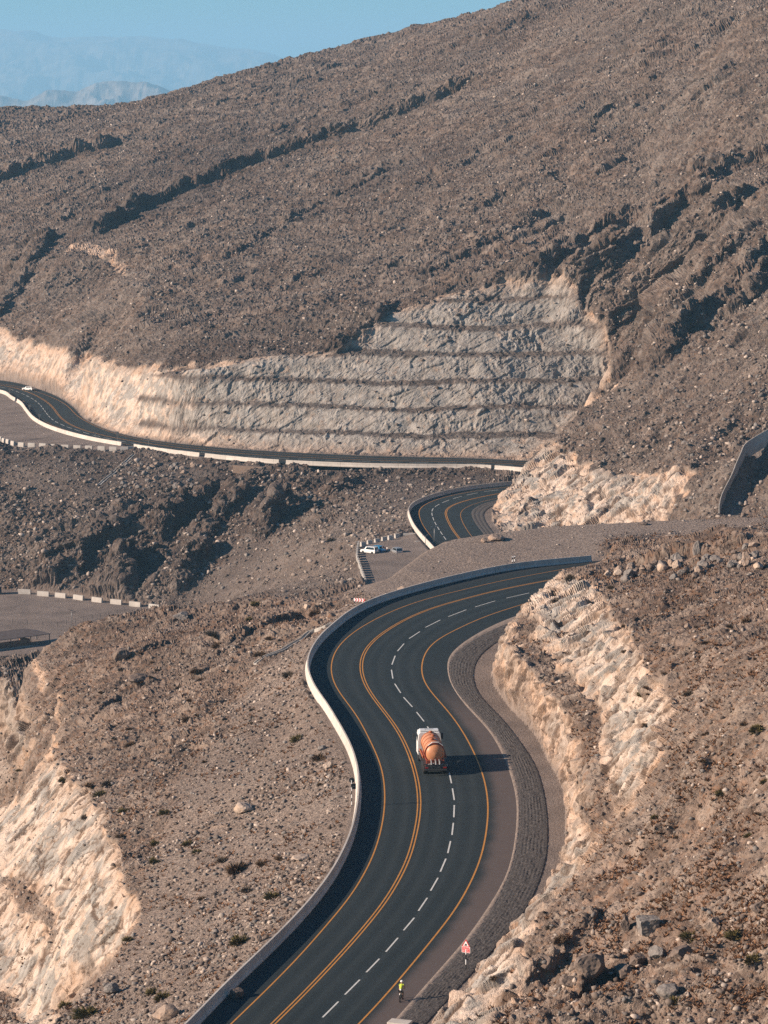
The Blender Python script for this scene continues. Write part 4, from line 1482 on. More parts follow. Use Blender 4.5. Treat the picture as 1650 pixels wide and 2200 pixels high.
def skin_obj(name, joints, bones, mat, parent, sub=2):
    """joints: list of (x, y, z, r)"""
    m = bpy.data.meshes.new(name + "_cage")
    m.from_pydata([j[:3] for j in joints], bones, [])
    o = bpy.data.objects.new(name + "_cage", m)
    C.objects.link(o)
    o.modifiers.new("skin", 'SKIN')
    lay = m.skin_vertices[0].data if m.skin_vertices else None
    if lay is None:
        bm = bmesh.new()
        bm.from_mesh(m)
        bm.verts.layers.skin.verify()
        bm.to_mesh(m)
        bm.free()
        lay = m.skin_vertices[0].data
    for k, j in enumerate(joints):
        r = j[3]
        lay[k].radius = (r, r) if not hasattr(r, "__len__") else r
        lay[k].use_root = (k == 0)
    s = o.modifiers.new("sub", 'SUBSURF')
    s.levels = s.render_levels = sub
    dg = bpy.context.evaluated_depsgraph_get()
    dg.update()
    nm = bpy.data.meshes.new_from_object(o.evaluated_get(dg))
    bpy.data.objects.remove(o)
    nm.name = name
    nm.materials.clear()
    nm.materials.append(mat)
    nm.polygons.foreach_set("use_smooth", np.ones(len(nm.polygons), bool))
    r = bpy.data.objects.new(name, nm)
    C.objects.link(r)
    r.parent = parent
    return r


M_BLACK = plain("black_rubber", (0.018, 0.018, 0.019), 0.8)
M_DARK = plain("dark_steel", (0.045, 0.047, 0.05), 0.6)
M_STEEL = plain("grey_steel", (0.30, 0.30, 0.30), 0.45, metal=0.5)
M_WHITE = plain("white_paint", (0.74, 0.74, 0.72), 0.35, spec=0.5)
M_SILV = plain("silver_paint", (0.42, 0.43, 0.44), 0.3, metal=0.5)
M_BLUE = plain("blue_paint", (0.02, 0.22, 0.42), 0.3, spec=0.5)
M_GLASS = plain("tinted_glass", (0.02, 0.026, 0.03), 0.08, spec=0.6)
M_TANK = plain("orange_tank_paint", (0.52, 0.225, 0.11), 0.45, var=0.18, scale=1.6, spec=0.4)
M_TANKB = plain("orange_ring_paint", (0.36, 0.11, 0.045), 0.55)
M_RED = plain("red_paint", (0.27, 0.055, 0.03), 0.55)
M_SRED = plain("sign_red", (0.55, 0.02, 0.03), 0.5, var=.05)
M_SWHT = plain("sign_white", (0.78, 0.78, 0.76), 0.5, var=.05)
M_LAMPR = plain("red_lamp", (0.30, 0.02, 0.02), 0.3)
M_SKIN = plain("skin", (0.32, 0.19, 0.13), 0.6)
M_WOOD = plain("brown_boards", (0.20, 0.115, 0.075), 0.8, var=.25, scale=2)
M_ROOF = plain("weathered_roof", (0.22, 0.17, 0.145), 0.85, var=.2, scale=1)


def wheel(parent, x, y, r=0.5, w=0.3, side=1, name="wheel"):
    t = MB().lathe([(r * .55, -w / 2), (r * .93, -w / 2), (r, -w * .38), (r, w * .38), (r * .93, w / 2), (r * .55, w / 2)], (0, 0, 0), 'X', 24).build(name, M_BLACK, parent, True)
    t.location = (x, y, r)
    rm = MB().lathe([(r * .56, -.02), (r * .50, .03), (r * .2, .0), (r * .16, .05), (r * .05, .06)], (side * (w / 2 - .03), 0, 0), 'X', 16).build("rim", M_STEEL, t, True)
    if side < 0:
        rm.scale = (-1, 1, 1)
        rm.location = (-2 * (w / 2 - .03) * 0, 0, 0)
    return t


# ---------------------------------------------------------------- tanker truck
def tanker():
    a, b = Vector(P(937, 1668, 0)), Vector(P(921, 1632, 0))
    r = empty("tanker_truck", a, heading(a, b))
    tag(r, "orange vacuum tanker truck with white cab driving away up the curved road", "truck")
    mb = MB().box((-.42, 4.3, .85), (.12, 8.2, .24)).box((.42, 4.3, .85), (.12, 8.2, .24))
    for y in (.5, 1.8, 3.2, 4.6, 6.0):
        mb.box((0, y, .85), (.8, .14, .18))
    mb.build("chassis", M_DARK, r)
    for s in (-1, 1):
        for y in (1.35, 2.65):
            wheel(r, s * .98, y, .5, .52, s)
        wheel(r, s * 1.05, 6.9, .5, .3, s)
        MB().prism([(s * 1.0 - .29, 1.08), (s * 1.0 + .29, 1.08), (s * 1.0 + .29, 1.14), (s * 1.0 - .29, 1.14)], .6, 3.4).build("mudguard", M_DARK, r)
        MB().box((s * 1.05, 6.9, 1.12), (.34, 1.2, .06)).build("mudguard", M_DARK, r)
    cb = MB()
    cb.prism([(-1.22, .75), (1.22, .75), (1.22, 2.2), (1.12, 2.95), (1.0, 3.05), (-1.0, 3.05), (-1.12, 2.95), (-1.22, 2.2)], 6.35, 8.15)
    cb.box((0, 8.2, 1.3), (2.3, .18, 1.0), .05)
    cab = cb.build("cab", M_WHITE, r)
    MB().box((0, 6.345, 2.35), (1.5, .03, .55), .01).build("rear_window", M_GLASS, cab)
    MB().box((0, 8.16, 2.35), (2.1, .04, .8), .01).build("windscreen", M_GLASS, cab)
    for s in (-1, 1):
        MB().box((s * 1.19, 7.4, 2.35), (.06, 1.0, .65), .01).build("side_window", M_GLASS, cab)
        mi = MB().tube([(s * 1.15, 8.05, 2.6), (s * 1.5, 8.1, 2.62)], .025, 6).box((s * 1.52, 8.1, 2.3), (.2, .12, .62), .03)
        mi.build("mirror", M_DARK, cab)
    sv = MB().box((0, 7.15, 3.18), (2.0, .75, .2), .06).build("roof_visor", M_WHITE, cab)
    MB().box((0, 7.1, 3.284), (.95, .2, .012)).build("lettering_strip", M_DARK, sv)
    # tank : slightly tipped to the back, domed ends
    rot = Matrix.Rotation(R(2.5), 3, 'X').to_quaternion()
    c = (0, 1.15, 2.12)
    prof = [(0.02, -.42), (.35, -.38), (.68, -.26), (.92, -.08), (.99, .08), (1.0, .2)] + [(1.0, y) for y in np.linspace(.6, 4.6, 9)] + [(.97, 4.75), (.8, 4.93), (.45, 5.03), (.02, 5.06)]
    tk = MB().lathe(prof, c, 'Y', 40, rot).build("tank", M_TANK, r, True)
    for y in (.22, 1.3, 2.4, 3.5, 4.45):
        MB().lathe([(.99, y - .05), (1.035, y - .05), (1.035, y + .05), (.99, y + .05)], c, 'Y', 40, rot).build("ring", M_TANKB, tk)
    MB().lathe([(.95, -.02), (1.09, -.02), (1.09, .06), (.95, .06)], c, 'Y', 40, rot).build("door_flange", M_RED, tk)
    for x, y in ((0, 4.3), (.1, 2.9), (-.15, 1.6)):
        h = MB().lathe([(.2, 0), (.2, .1), (.16, .14), (.02, .16)], (x, 1.15 + y, 3.14 + .043 * y), 'Z', 14).build("manhole", M_TANKB, tk, True)
    MB().tube([(-.75, 1.05, 2.95), (-.3, 1.0, 3.3), (.35, 1.0, 3.3), (.8, 1.05, 2.95)], .04, 6).build("rear_rail", M_SWHT, tk)
    fr = MB()
    for s in (-1, 1):
        fr.box((s * .75, 3.4, 1.15), (.14, 4.6, .5), .02)
    fr.box((0, .85, 1.28), (1.9, .25, .42), .03).box((0, 1.0, .98), (2.1, .2, .25), .03)
    fr.build("tank_cradle", M_RED, r)
    for s in (-1, 1):
        rk = MB().box((s * 1.12, 3.3, 1.55), (.22, 3.4, .06)).box((s * 1.22, 3.3, 1.68), (.03, 3.4, .2)).tube([(s * 1.1, 1.7, 1.66), (s * 1.1, 4.9, 1.66)], .085, 8)
        rk.build("hose_rack", M_TANKB, r)
        MB().box((s * 1.05, 4.7, .95), (.34, 1.3, .55), .04).build("tool_box", M_DARK, r)
        MB().box((s * .95, .2, .85), (.32, .06, .14), .01).build("tail_light", M_LAMPR, r)
    MB().box((0, .18, .62), (2.3, .14, .18), .03).box((0, .3, .95), (2.2, .1, .35), .02).build("rear_bumper", M_DARK, r)
    v = MB()
    for x in (-.45, 0, .4):
        v.tube([(x, .75, 1.55), (x, .35, 1.45), (x, .25, 1.15)], .09, 8)
    v.tube([(-.8, .4, 1.15), (-.2, .25, 1.3), (.3, .3, 1.05), (.8, .4, 1.2)], .05, 6)
    v.build("valve_gear", M_STEEL, r)
    ld = MB()
    for x in (.62, .9):
        ld.tube([(x, .55, .8), (x, .72, 2.9)], .02, 5)
    for k in range(6):
        z = 1.0 + k * .35
        ld.tube([(.62, .57 + k * .028, z), (.9, .57 + k * .028, z)], .016, 5)
    ld.build("ladder", M_DARK, r)
    r.scale = (1.12, 1.24, 1.14)


tanker()


# ---------------------------------------------------------------- cyclist
def cyclist():
    a, b = Vector(P(859.5, 2153, 0)), Vector(P(885, 2120, 0))
    h = heading(a, b)
    bk = empty("bicycle", a, h)
    tag(bk, "slim black road bicycle ridden along the dusty shoulder", "bicycle")
    for y in (0.0, 1.0):
        w = MB()
        n = 28
        pts = [(0, .34 * math.cos(2 * math.pi * k / n), .34 * math.sin(2 * math.pi * k / n)) for k in range(n + 1)]
        w.tube(pts, .034, 6, False)
        for k in range(9):
            t = 2 * math.pi * k / 9
            w.tube([(0, 0, 0), (0, .33 * math.cos(t), .33 * math.sin(t))], .004, 4)
        w.box((0, 0, 0), (.1, .05, .05))
        o = w.build("wheel", M_BLACK, bk)
        o.location = (0, y, .345)
    f = MB()
    bb, st, hd, ra, fa = (0, .42, .28), (0, .28, .82), (0, .88, .85), (0, 0, .345), (0, 1.0, .345)
    for p, q in ((bb, st), (st, hd), (bb, (0, .9, .72)), ((.05, 0, .345), bb), ((-.05, 0, .345), bb), ((.05, 0, .345), st), ((-.05, 0, .345), st), (hd, fa)):
        f.tube([p, q], .028, 6)
    f.build("frame", M_DARK, bk)
    MB().box((0, .25, .93), (.14, .27, .05), .02).build("saddle", M_BLACK, bk)
    MB().tube([(-.22, .98, .86), (-.22, 1.02, .97), (0, .92, .98), (.22, 1.02, .97), (.22, .98, .86)], .015, 6).build("handlebar", M_BLACK, bk)
    MB().tube([(.09, .42, .28), (.09, .48, .12), (.16, .48, .11)], .016, 5).build("crank", M_STEEL, bk)
    MB().tube([(-.09, .42, .28), (-.09, .36, .44), (-.16, .36, .45)], .016, 5).build("crank", M_STEEL, bk)
    pr = empty("person", a, h)
    tag(pr, "person cycling in yellow-green vest, white helmet and black shorts", "person")
    J = [(0, .28, .98, .13), (0, .36, 1.18, .125), (0, .52, 1.38, .14), (0, .60, 1.47, .07), (0, .66, 1.55, .085), (0, .68, 1.66, .075),
         (-.17, .54, 1.42, .06), (-.24, .72, 1.2, .045), (-.22, .98, .99, .035), (.17, .54, 1.42, .06), (.24, .72, 1.2, .045), (.22, .98, .99, .035),
         (-.1, .3, .94, .09), (-.11, .62, .74, .065), (-.1, .38, .5, .05), (-.12, .47, .48, .035), (.1, .3, .94, .09), (.11, .6, .6, .065), (.11, .42, .2, .045), (.13, .54, .15, .035)]
    E = [(0, 1), (1, 2), (2, 3), (3, 4), (4, 5), (2, 6), (6, 7), (7, 8), (2, 9), (9, 10), (10, 11), (0, 12), (12, 13), (13, 14), (14, 15), (0, 16), (16, 17), (17, 18), (18, 19)]
    body = skin_obj("body", J, E, M_SKIN, pr)
    M_VEST = plain("hi_vis_vest", (0.50, 0.60, 0.06), .7)
    skin_obj("vest", [(0, .30, 1.05, .155), (0, .38, 1.2, .15), (0, .51, 1.37, .17), (0, .57, 1.44, .11), (-.15, .53, 1.42, .085), (-.2, .6, 1.32, .07), (.15, .53, 1.42, .085), (.2, .6, 1.32, .07)],
             [(0, 1), (1, 2), (2, 3), (2, 4), (4, 5), (2, 6), (6, 7)], M_VEST, pr)
    skin_obj("vest_hem", [(-.08, .26, 1.0, .09), (.08, .26, 1.0, .09), (0, .28, 1.06, .13)], [(0, 2), (2, 1)], M_SWHT, pr)
    skin_obj("shorts", [(0, .27, .95, .15), (-.1, .32, .92, .11), (-.11, .55, .79, .09), (.1, .32, .9, .11), (.11, .52, .68, .09)], [(0, 1), (1, 2), (0, 3), (3, 4)], M_BLACK, pr)
    skin_obj("shoe", [(-.11, .36, .46, .05), (-.12, .5, .47, .045)], [(0, 1)], M_BLACK, pr)
    skin_obj("shoe", [(.12, .38, .14, .05), (.13, .56, .14, .045)], [(0, 1)], M_BLACK, pr)
    MB().tube([(-.1, .45, .62), (-.1, .39, .5)], .06, 8).build("sock", M_SWHT, pr)  # white tube round the left calf only
    hm = MB().lathe([(.125, -.03), (.135, .0), (.13, .05), (.1, .1), (.05, .13), (.01, .14)], (0, .68, 1.66), 'Z', 16, Matrix.Rotation(R(-12), 3, 'X').to_quaternion()).build("helmet", M_SWHT, pr, True)


cyclist()


# ---------------------------------------------------------------- signs
def striped_post(parent, h, r=.04, step=.5, first=0):
    for k in range(int(math.ceil(h / step))):
        z0, z1 = k * step, min(h, (k + 1) * step)
        MB().lathe([(r, z0), (r, z1)], (0, 0, 0), 'Z', 10).build("post_band", M_BLACK if (k + first) % 2 == 0 else M_SWHT, parent)


def warning_sign():
    p = Vector(P(1001, 2083, .05))
    s = empty("warning_sign", p, R(-28))
    s.scale = (1.15, 1.15, 1.08)
    tag(s, "red and white truck warning sign on a black and white striped post", "sign")
    striped_post(s, 1.75, .045, .44)
    tri = [(-.36, 1.98), (.36, 1.98), (.0, 2.62)]
    MB().prism(tri, -.02, .0).build("triangle_plate", M_SRED, s)
    MB().prism([(-.25, 2.04), (.25, 2.04), (0, 2.49)], -.026, -.02).build("triangle_face", M_SWHT, s)
    tr = MB().prism([(-.12, 2.07), (.14, 2.07), (.14, 2.1), (-.12, 2.17)], -.032, -.026)
    tr.prism([(-.05, 2.17), (.08, 2.13), (.1, 2.22), (-.03, 2.26)], -.032, -.026).prism([(-.09, 2.18), (-.05, 2.17), (-.035, 2.22), (-.07, 2.23)], -.032, -.026)
    tr.build("truck_symbol", M_BLACK, s)
    MB().box((0, -.01, 1.72), (.74, .02, .52)).build("text_plate", M_SWHT, s)
    MB().box((0, -.022, 1.72), (.68, .006, .46)).build("red_panel", M_SRED, s)
    rng = random.Random(4)
    for z, n in ((1.88, 4), (1.77, 6), (1.66, 8), (1.56, 9)):
        w = MB()
        x = -.29
        while x < .27:
            l = rng.uniform(.03, .11)
            w.box((x + l / 2, -.028, z + rng.uniform(-.008, .008)), (l, .004, rng.uniform(.018, .04)))
            x += l + rng.uniform(.015, .04)
        w.build("text_line", M_SWHT, s)


warning_sign()


def back_sign():
    p = Vector(P(755.5, 1737, -.3))
    s = empty("road_sign", p, R(5))
    tag(s, "back of a round and a square sign plate on one striped post by the barrier", "sign")
    striped_post(s, 3.4, .045, .4)
    MB().lathe([(.3, -.012), (.3, .012)], (.02, .06, 3.2), 'Y', 24).build("round_plate", M_DARK, s)
    MB().box((.2, .06, 2.5), (.56, .025, .62), .008).build("square_plate", M_DARK, s)
    MB().box((0, .03, 3.2), (.4, .03, .05)).build("clamp", M_STEEL, s)
    MB().box((.1, .03, 2.5), (.5, .03, .05)).build("clamp", M_STEEL, s)


back_sign()


def chevron_board(px, py, z, w, h, lab, rot, n=3, ph=.9):
    p = Vector(P(px, py, z))
    s = empty("chevron_sign", p, R(rot))
    tag(s, lab, "sign")
    for x in (-.32 * w, .32 * w):
        o = empty("post", (x, 0, 0))
        o.parent = s
        striped_post(o, ph, .04, .22)
    MB().box((0, -.06, ph + h / 2 - .1), (w, .03, h)).build("board", M_SWHT, s)
    c = MB()
    for k in range(n):
        x = -w / 2 + (k + .35) * w / n
        d = w / n * .42
        zc = ph + h / 2 - .1
        c.add([(x, -.08, zc + h / 2), (x + d, -.08, zc + h / 2), (x + 2 * d, -.08, zc), (x + d, -.08, zc)], [(0, 3, 2, 1)])
        c.add([(x, -.08, zc - h / 2), (x + d, -.08, zc - h / 2), (x + 2 * d, -.08, zc), (x + d, -.08, zc)], [(0, 1, 2, 3)])
    c.build("chevron", M_SRED, s)


chevron_board(772, 1304, -.7, 1.75, .5, "low red and white chevron board on two striped posts outside the barrier bend", -20, 4, .95)
for px, py, lab in ((1101, 1212, "left one of two short striped marker posts behind the barrier at the plateau"), (1105.5, 1211, "right one of two short striped marker posts behind the barrier at the plateau")):
    p, n = hit(px, py)
    s = empty("marker_post", p)
    tag(s, lab, "post", "striped marker posts behind the barrier")
    striped_post(s, 1.15, .09, .38)
    MB().box((0, .0, 1.2), (.26, .05, .16), .01).build("reflector_cap", M_SWHT, s)

# small dark signs behind the barrier of the far road
for px, py, w, h, ph, lab in [(21, 846, .9, .9, 1.3, "small dark sign plate behind the first far barrier near the left edge"), (64, 884, 1.1, 1.0, 1.5, "larger dark sign plate at the tight bend of the far road"),
                              (85, 903, 1.1, .9, 1.3, "dark sign plate on the far barrier just below the tight bend"), (205, 939, .7, .6, 1.2, "tiny dark sign plate midway along the far barrier above the lay-by"),
                              (253, 944, .9, 1.7, .9, "tall dark sign plate on the far road above the end of the lay-by blocks"), (320, 957, .6, .7, 1.6, "thin dark sign on a post beside the far road, right of the barrier gap")]:
    p = Vector(P(px, py, Z3 if px > 60 else Z3))
    s = empty("road_sign", p, R(-20))
    tag(s, lab, "sign", "dark signs along the far road")
    MB().lathe([(.06, 0), (.06, ph + h * .5)], (0, 0, 0), 'Z', 8).build("post", M_STEEL, s)
    MB().box((0, -.08, ph + h / 2), (w, .04, h), .01).build("plate", M_DARK, s)
p = Vector(P(124, 846, Z3))
s = empty("road_sign", p, R(-15))
tag(s, "small triangular red sign at the foot of the orange cut beside the far road", "sign")
MB().lathe([(.07, 0), (.07, 2.2)], (0, 0, 0), 'Z', 8).build("post", M_STEEL, s)
MB().prism([(-.6, 1.9), (.6, 1.9), (0, 2.95)], -.1, -.05).build("plate", M_SRED, s)
MB().prism([(-.36, 2.02), (.36, 2.02), (0, 2.66)], -.115, -.1).build("plate_face", M_SWHT, s)


# ---------------------------------------------------------------- cars
def car(name, p, rot, paint, label, suv=True, spare=False, L=4.7, W=1.85, H=1.8, hatch=False):
    r = empty(name, p, rot)
    tag(r, label, "car", "parked cars" if name == "parked_car" else None)
    y0, y1 = -L / 2, L / 2
    g = .32
    prof = [(y0 + .05, g), (y1 - .05, g), (y1, g + .25), (y1 - .03, .78), (y1 - .15, .92), (y1 - 1.25, 1.05), (y0 + .1, 1.1), (y0, 1.0), (y0 - .02, g + .2)]
    b = MB()
    v = []
    xs = [(-W / 2, .94), (-W / 2 * .97, 1.0), (W / 2 * .97, 1.0), (W / 2, .94)]
    n = len(prof)
    for x, k in xs:
        v += [(x, y * (1 if k == 1 else .985), g + (z - g) * (1 if k == 1 else .9)) for y, z in prof]
    f = [tuple(range(n)), tuple(range(3 * n, 4 * n))[::-1]]
    for i in range(3):
        for j in range(n):
            j2 = (j + 1) % n
            f.append((i * n + j, (i + 1) * n + j, (i + 1) * n + j2, i * n + j2))
    b.add(v, f)
    b.build("body", paint, r)
    ct = y0 + (.12 if suv else .55)
    cf = y1 - (1.75 if suv else 1.55)
    cw = W * .8
    bot = [(-W / 2 * .95, y0 + .08, 1.06), (W / 2 * .95, y0 + .08, 1.06), (W / 2 * .95, y1 - 1.15, 1.02), (-W / 2 * .95, y1 - 1.15, 1.02)]
    top = [(-cw / 2, ct + .15, H), (cw / 2, ct + .15, H), (cw / 2, cf, H - .03), (-cw / 2, cf, H - .03)]
    cab = MB().add(bot + top, [(0, 1, 5, 4), (1, 2, 6, 5), (2, 3, 7, 6), (3, 0, 4, 7), (4, 5, 6, 7)]).build("cabin", paint, r)

    def pane(ids, nm, k0=.10, k1=.10, u0=.06, u1=.06):
        q = [Vector((bot + top)[i]) for i in ids]      # lower a, lower b, upper b, upper a

        def at(u, w):
            return (q[0] * (1 - u) + q[1] * u) * (1 - w) + (q[3] * (1 - u) + q[2] * u) * w
        nrm = (q[1] - q[0]).cross(q[3] - q[0]).normalized() * .006
        MB().add([at(u0, k0) + nrm, at(1 - u1, k0) + nrm, at(1 - u1, 1 - k1) + nrm, at(u0, 1 - k1) + nrm], [(0, 1, 2, 3)]).build(nm, M_GLASS, cab)
    pane((0, 1, 5, 4), "rear_window")
    pane((2, 3, 7, 6), "windscreen")
    pane((1, 2, 6, 5), "side_window", u0=.05, u1=.12)
    pane((3, 0, 4, 7), "side_window", u0=.12, u1=.05)
    for s in (-1, 1):
        for y in (y0 + .85, y1 - .9):
            wheel(r, s * (W / 2 - .09), y, .36, .24, s)
        MB().box((s * W * .42, y0 + .005, .92), (.18, .06, .22), .01).build("tail_light", M_LAMPR, r)
        MB().box((s * W * .38, y1 - .06, .74), (.3, .08, .14), .01).build("headlight", M_SWHT, r)
        MB().box((s * (W / 2 + .06), y1 - 1.45, 1.12), (.16, .12, .13), .02).build("mirror", paint, r)
    MB().box((0, y0 - .03, .48), (W * .9, .14, .2), .04).build("rear_bumper", M_DARK, r)
    MB().box((0, y1 - .0, .46), (W * .9, .12, .2), .04).build("front_bumper", M_DARK, r)
    if spare:
        sp = MB().lathe([(.05, -.1), (.33, -.11), (.36, -.05), (.36, .08), (.3, .1)], (0, y0 - .12, .98), 'Y', 22).build("spare_wheel_cover", M_SWHT, r, True)
    return r


def face(p, dx, dy):
    return heading(p, (p[0] + dx, p[1] + dy))


p = Vector(P(794, 1189, -42)); car("parked_car", p, face(p, -.8, .6), M_WHITE, "white off-roader with a spare wheel on its tailgate parked by the ledge blocks", spare=True, L=4.7, H=1.85)
p = Vector(P(816, 1186, -42)); car("parked_car", p, face(p, .55, -.8), M_BLUE, "blue car parked just behind the white off-roader", suv=False, L=4.5, H=1.6)
p = Vector(P(852, 1190, -42)); car("parked_car", p, face(p, -.35, .94), M_SILV, "silver car parked alone to the right of the standing people", L=4.6, H=1.75)
p = Vector(P(61, 839, Z3)); car("car", p, face(p, -.9, .5), M_WHITE, "small white car driving along the far road near the orange rock cut", suv=False, L=4.6, H=1.5)


# ---------------------------------------------------------------- people beside the cars
def standing(px, py, top, legs, label, rot, arm=.1):
    p = Vector(P(px, py, -42))
    r = empty("person", p, rot)
    tag(r, label, "person", "people standing between the parked cars")
    J = [(0, 0, .95, .125), (0, 0, 1.15, .12), (0, .01, 1.38, .13), (0, .01, 1.5, .055), (0, .02, 1.6, .085), (0, .02, 1.7, .07),
         (-.18, 0, 1.4, .055), (-.25, .02, 1.12, .042), (-.22, arm, .88, .034), (-.22, arm + .03, .8, .03), (.18, 0, 1.4, .055), (.25, .02, 1.12, .042), (.22, arm, .88, .034), (.22, arm + .03, .8, .03),
         (-.1, 0, .85, .09), (-.11, .02, .48, .062), (-.12, 0, .08, .045), (-.12, .14, .03, .035), (.1, 0, .85, .09), (.12, .03, .48, .062), (.13, 0, .08, .045), (.13, .14, .03, .035)]
    E = [(0, 1), (1, 2), (2, 3), (3, 4), (4, 5), (2, 6), (6, 7), (7, 8), (8, 9), (2, 10), (10, 11), (11, 12), (12, 13), (0, 14), (14, 15), (15, 16), (16, 17), (0, 18), (18, 19), (19, 20), (20, 21)]
    skin_obj("body", J, E, M_SKIN, r, 1)
    skin_obj("shirt", [(0, 0, .98, .145), (0, 0, 1.2, .14), (0, .01, 1.38, .15), (-.18, 0, 1.4, .075), (-.25, .02, 1.14, .06), (.18, 0, 1.4, .075), (.25, .02, 1.14, .06)], [(0, 1), (1, 2), (2, 3), (3, 4), (2, 5), (5, 6)], top, r, 1)
    skin_obj("trousers", [(0, 0, .92, .14), (-.1, 0, .84, .11), (-.11, .02, .48, .085), (-.12, 0, .12, .065), (.1, 0, .84, .11), (.12, .03, .48, .085), (.13, 0, .12, .065)], [(0, 1), (1, 2), (2, 3), (0, 4), (4, 5), (5, 6)], legs, r, 1)
    MB().lathe([(.09, 1.62), (.1, 1.68), (.09, 1.74), (.05, 1.79), (.01, 1.8)], (0, 0, 0), 'Z', 12).build("hair", M_BLACK, r, True)


M_NAVY = plain("navy_cloth", (0.03, 0.035, 0.06), .9)
M_GREYC = plain("grey_cloth", (0.10, 0.10, 0.10), .9)
standing(822.3, 1187, M_NAVY, M_BLACK, "person in dark clothes nearest the blue car", R(160))
standing(827, 1187.5, M_BLACK, M_NAVY, "person in black clothes in the middle of the standing group", R(200), .2)
standing(831.7, 1188, M_SWHT, M_BLACK, "person in a white top at the right end of the standing group", R(120), .25)

# ---------------------------------------------------------------- concrete blocks
def block_mesh(L, W, H, name="concrete_block"):
    mb = MB()
    prof = [(-W / 2, -.3), (W / 2, -.3), (W / 2, H * .3), (W * .33, H), (-W * .33, H), (-W / 2, H * .3)]
    mb.prism(prof, -L / 2, L / 2)
    m = mb.build(name, M_BLOCK).data
    o = bpy.data.objects[-1] if False else None
    for ob in list(C.objects):
        if ob.data == m:
            bpy.data.objects.remove(ob)
    return m


BM_LOT = block_mesh(3.9, .75, 1.35)
BM_SM = block_mesh(1.35, .8, 1.1)
BM_COL = block_mesh(1.15, .55, .95)
BM_LAY = block_mesh(2.5, .8, 1.15)


def put_block(m, p, ang, label, group):
    o = bpy.data.objects.new("concrete_block", m)
    o.location = p
    o.rotation_euler = (0, 0, ang)
    C.objects.link(o)
    return tag(o, label, "block", group)


lot = [((38, 1275), (67, 1276)), ((79, 1279), (107, 1281)), ((117, 1282), (144, 1285)), ((155, 1286), (183, 1290)), ((194, 1291), (224, 1295)), ((236, 1296), (264, 1299)), ((276, 1301), (305, 1304)), ((317, 1306), (346, 1310))]
ordn = ["leftmost", "second from the left", "third from the left", "fourth from the left", "fifth from the left", "sixth from the left", "seventh from the left", "rightmost"]
for (a, b), od in zip(lot, ordn):
    pa, pb = Vector(P(*a, -73.45)), Vector(P(*b, -73.45))
    put_block(BM_LOT, (pa + pb) / 2, heading(pa, pb), "long pale concrete block, %s along the back of the lower lot" % od, "long blocks behind the lower lot")
toprow = [(365, 488), (495, 452), (640, 420), (780, 385), (905, 355), (1035, 323)]
onames = ["nearest the white off-roader", "second from the off-roader", "third from the off-roader", "fourth from the off-roader", "fifth from the off-roader", "sixth from the off-roader"]
for (x, y), od in zip(toprow, onames):
    p = Vector(P(740 + x / 9.167, 1120 + y / 9.167, -42))
    put_block(BM_SM, p, R(-58), "short concrete block on the back edge of the car park, %s" % od, "blocks on the back edge of the car park")
p = Vector(P(740 + 1280 / 9.167, 1120 + 310 / 9.167, -42))
put_block(block_mesh(3.2, .8, 1.05), p, R(-88), "long concrete block at the back of the car park touching the hairpin barrier", "blocks on the back edge of the car park")
p = Vector(P(740 + 1440 / 9.167, 1120 + 470 / 9.167, -42))
put_block(BM_SM, p, R(-80), "pinkish concrete block beside the hairpin barrier near the lamp posts", "blocks on the back edge of the car park")
col = [(275, 470), (262, 516), (255, 562), (250, 608), (247, 655), (248, 700), (255, 748), (268, 796), (285, 842), (300, 884), (315, 928), (330, 972), (345, 1018), (362, 1064), (380, 1110), (396, 1158), (412, 1203)]
for k, (x, y) in enumerate(col):
    p = Vector(P(740 + x / 9.167, 1120 + y / 9.167, -42))
    q = Vector(P(740 + col[min(k + 1, 16)][0] / 9.167, 1120 + col[min(k + 1, 16)][1] / 9.167, -42))
    q0 = Vector(P(740 + col[max(k - 1, 0)][0] / 9.167, 1120 + col[max(k - 1, 0)][1] / 9.167, -42))
    lab = "small concrete block in the curved row along the car park's left drop"
    o = put_block(BM_COL, p, heading(q0, q), lab, "row of small blocks along the car park drop")
    o.scale = (1, max(.9, min(2.2, (q - q0).length / 2 * .72 / 1.15)), 1)
lay = [(2, 945.5), (8, 949), (17, 951), (28, 955), (46, 958), (68, 959), (92, 960), (116, 962), (140, 963), (166, 964), (191, 965), (218, 966), (243, 967), (267, 967.5), (281, 967)]
for k, (x, y) in enumerate(lay):
    p = Vector(P(x, y, -40.6))
    q0, q = lay[max(k - 1, 0)], lay[min(k + 1, 14)]
    lab = "low white concrete block in the spaced row along the edge of the gravel lay-by"
    if k == 14:
        lab = "low white concrete block at the right end of the lay-by row beside the barrier gap"
    put_block(BM_LAY, p, heading(Vector(P(*q0, -40.6)), Vector(P(*q, -40.6))), lab, "row of blocks along the gravel lay-by")

# slab at the bottom edge of the photo
p = Vector(P(859, 2203, 0))
tag(MB().box((0, 0, .12), (1.9, 1.3, .5), .05).build("concrete_slab", M_CONC), "pale concrete drain slab at the bottom edge beside the shoulder", "slab")
bpy.data.objects["concrete_slab"].location = p
bpy.data.objects["concrete_slab"].rotation_euler = (0, 0, R(-20))


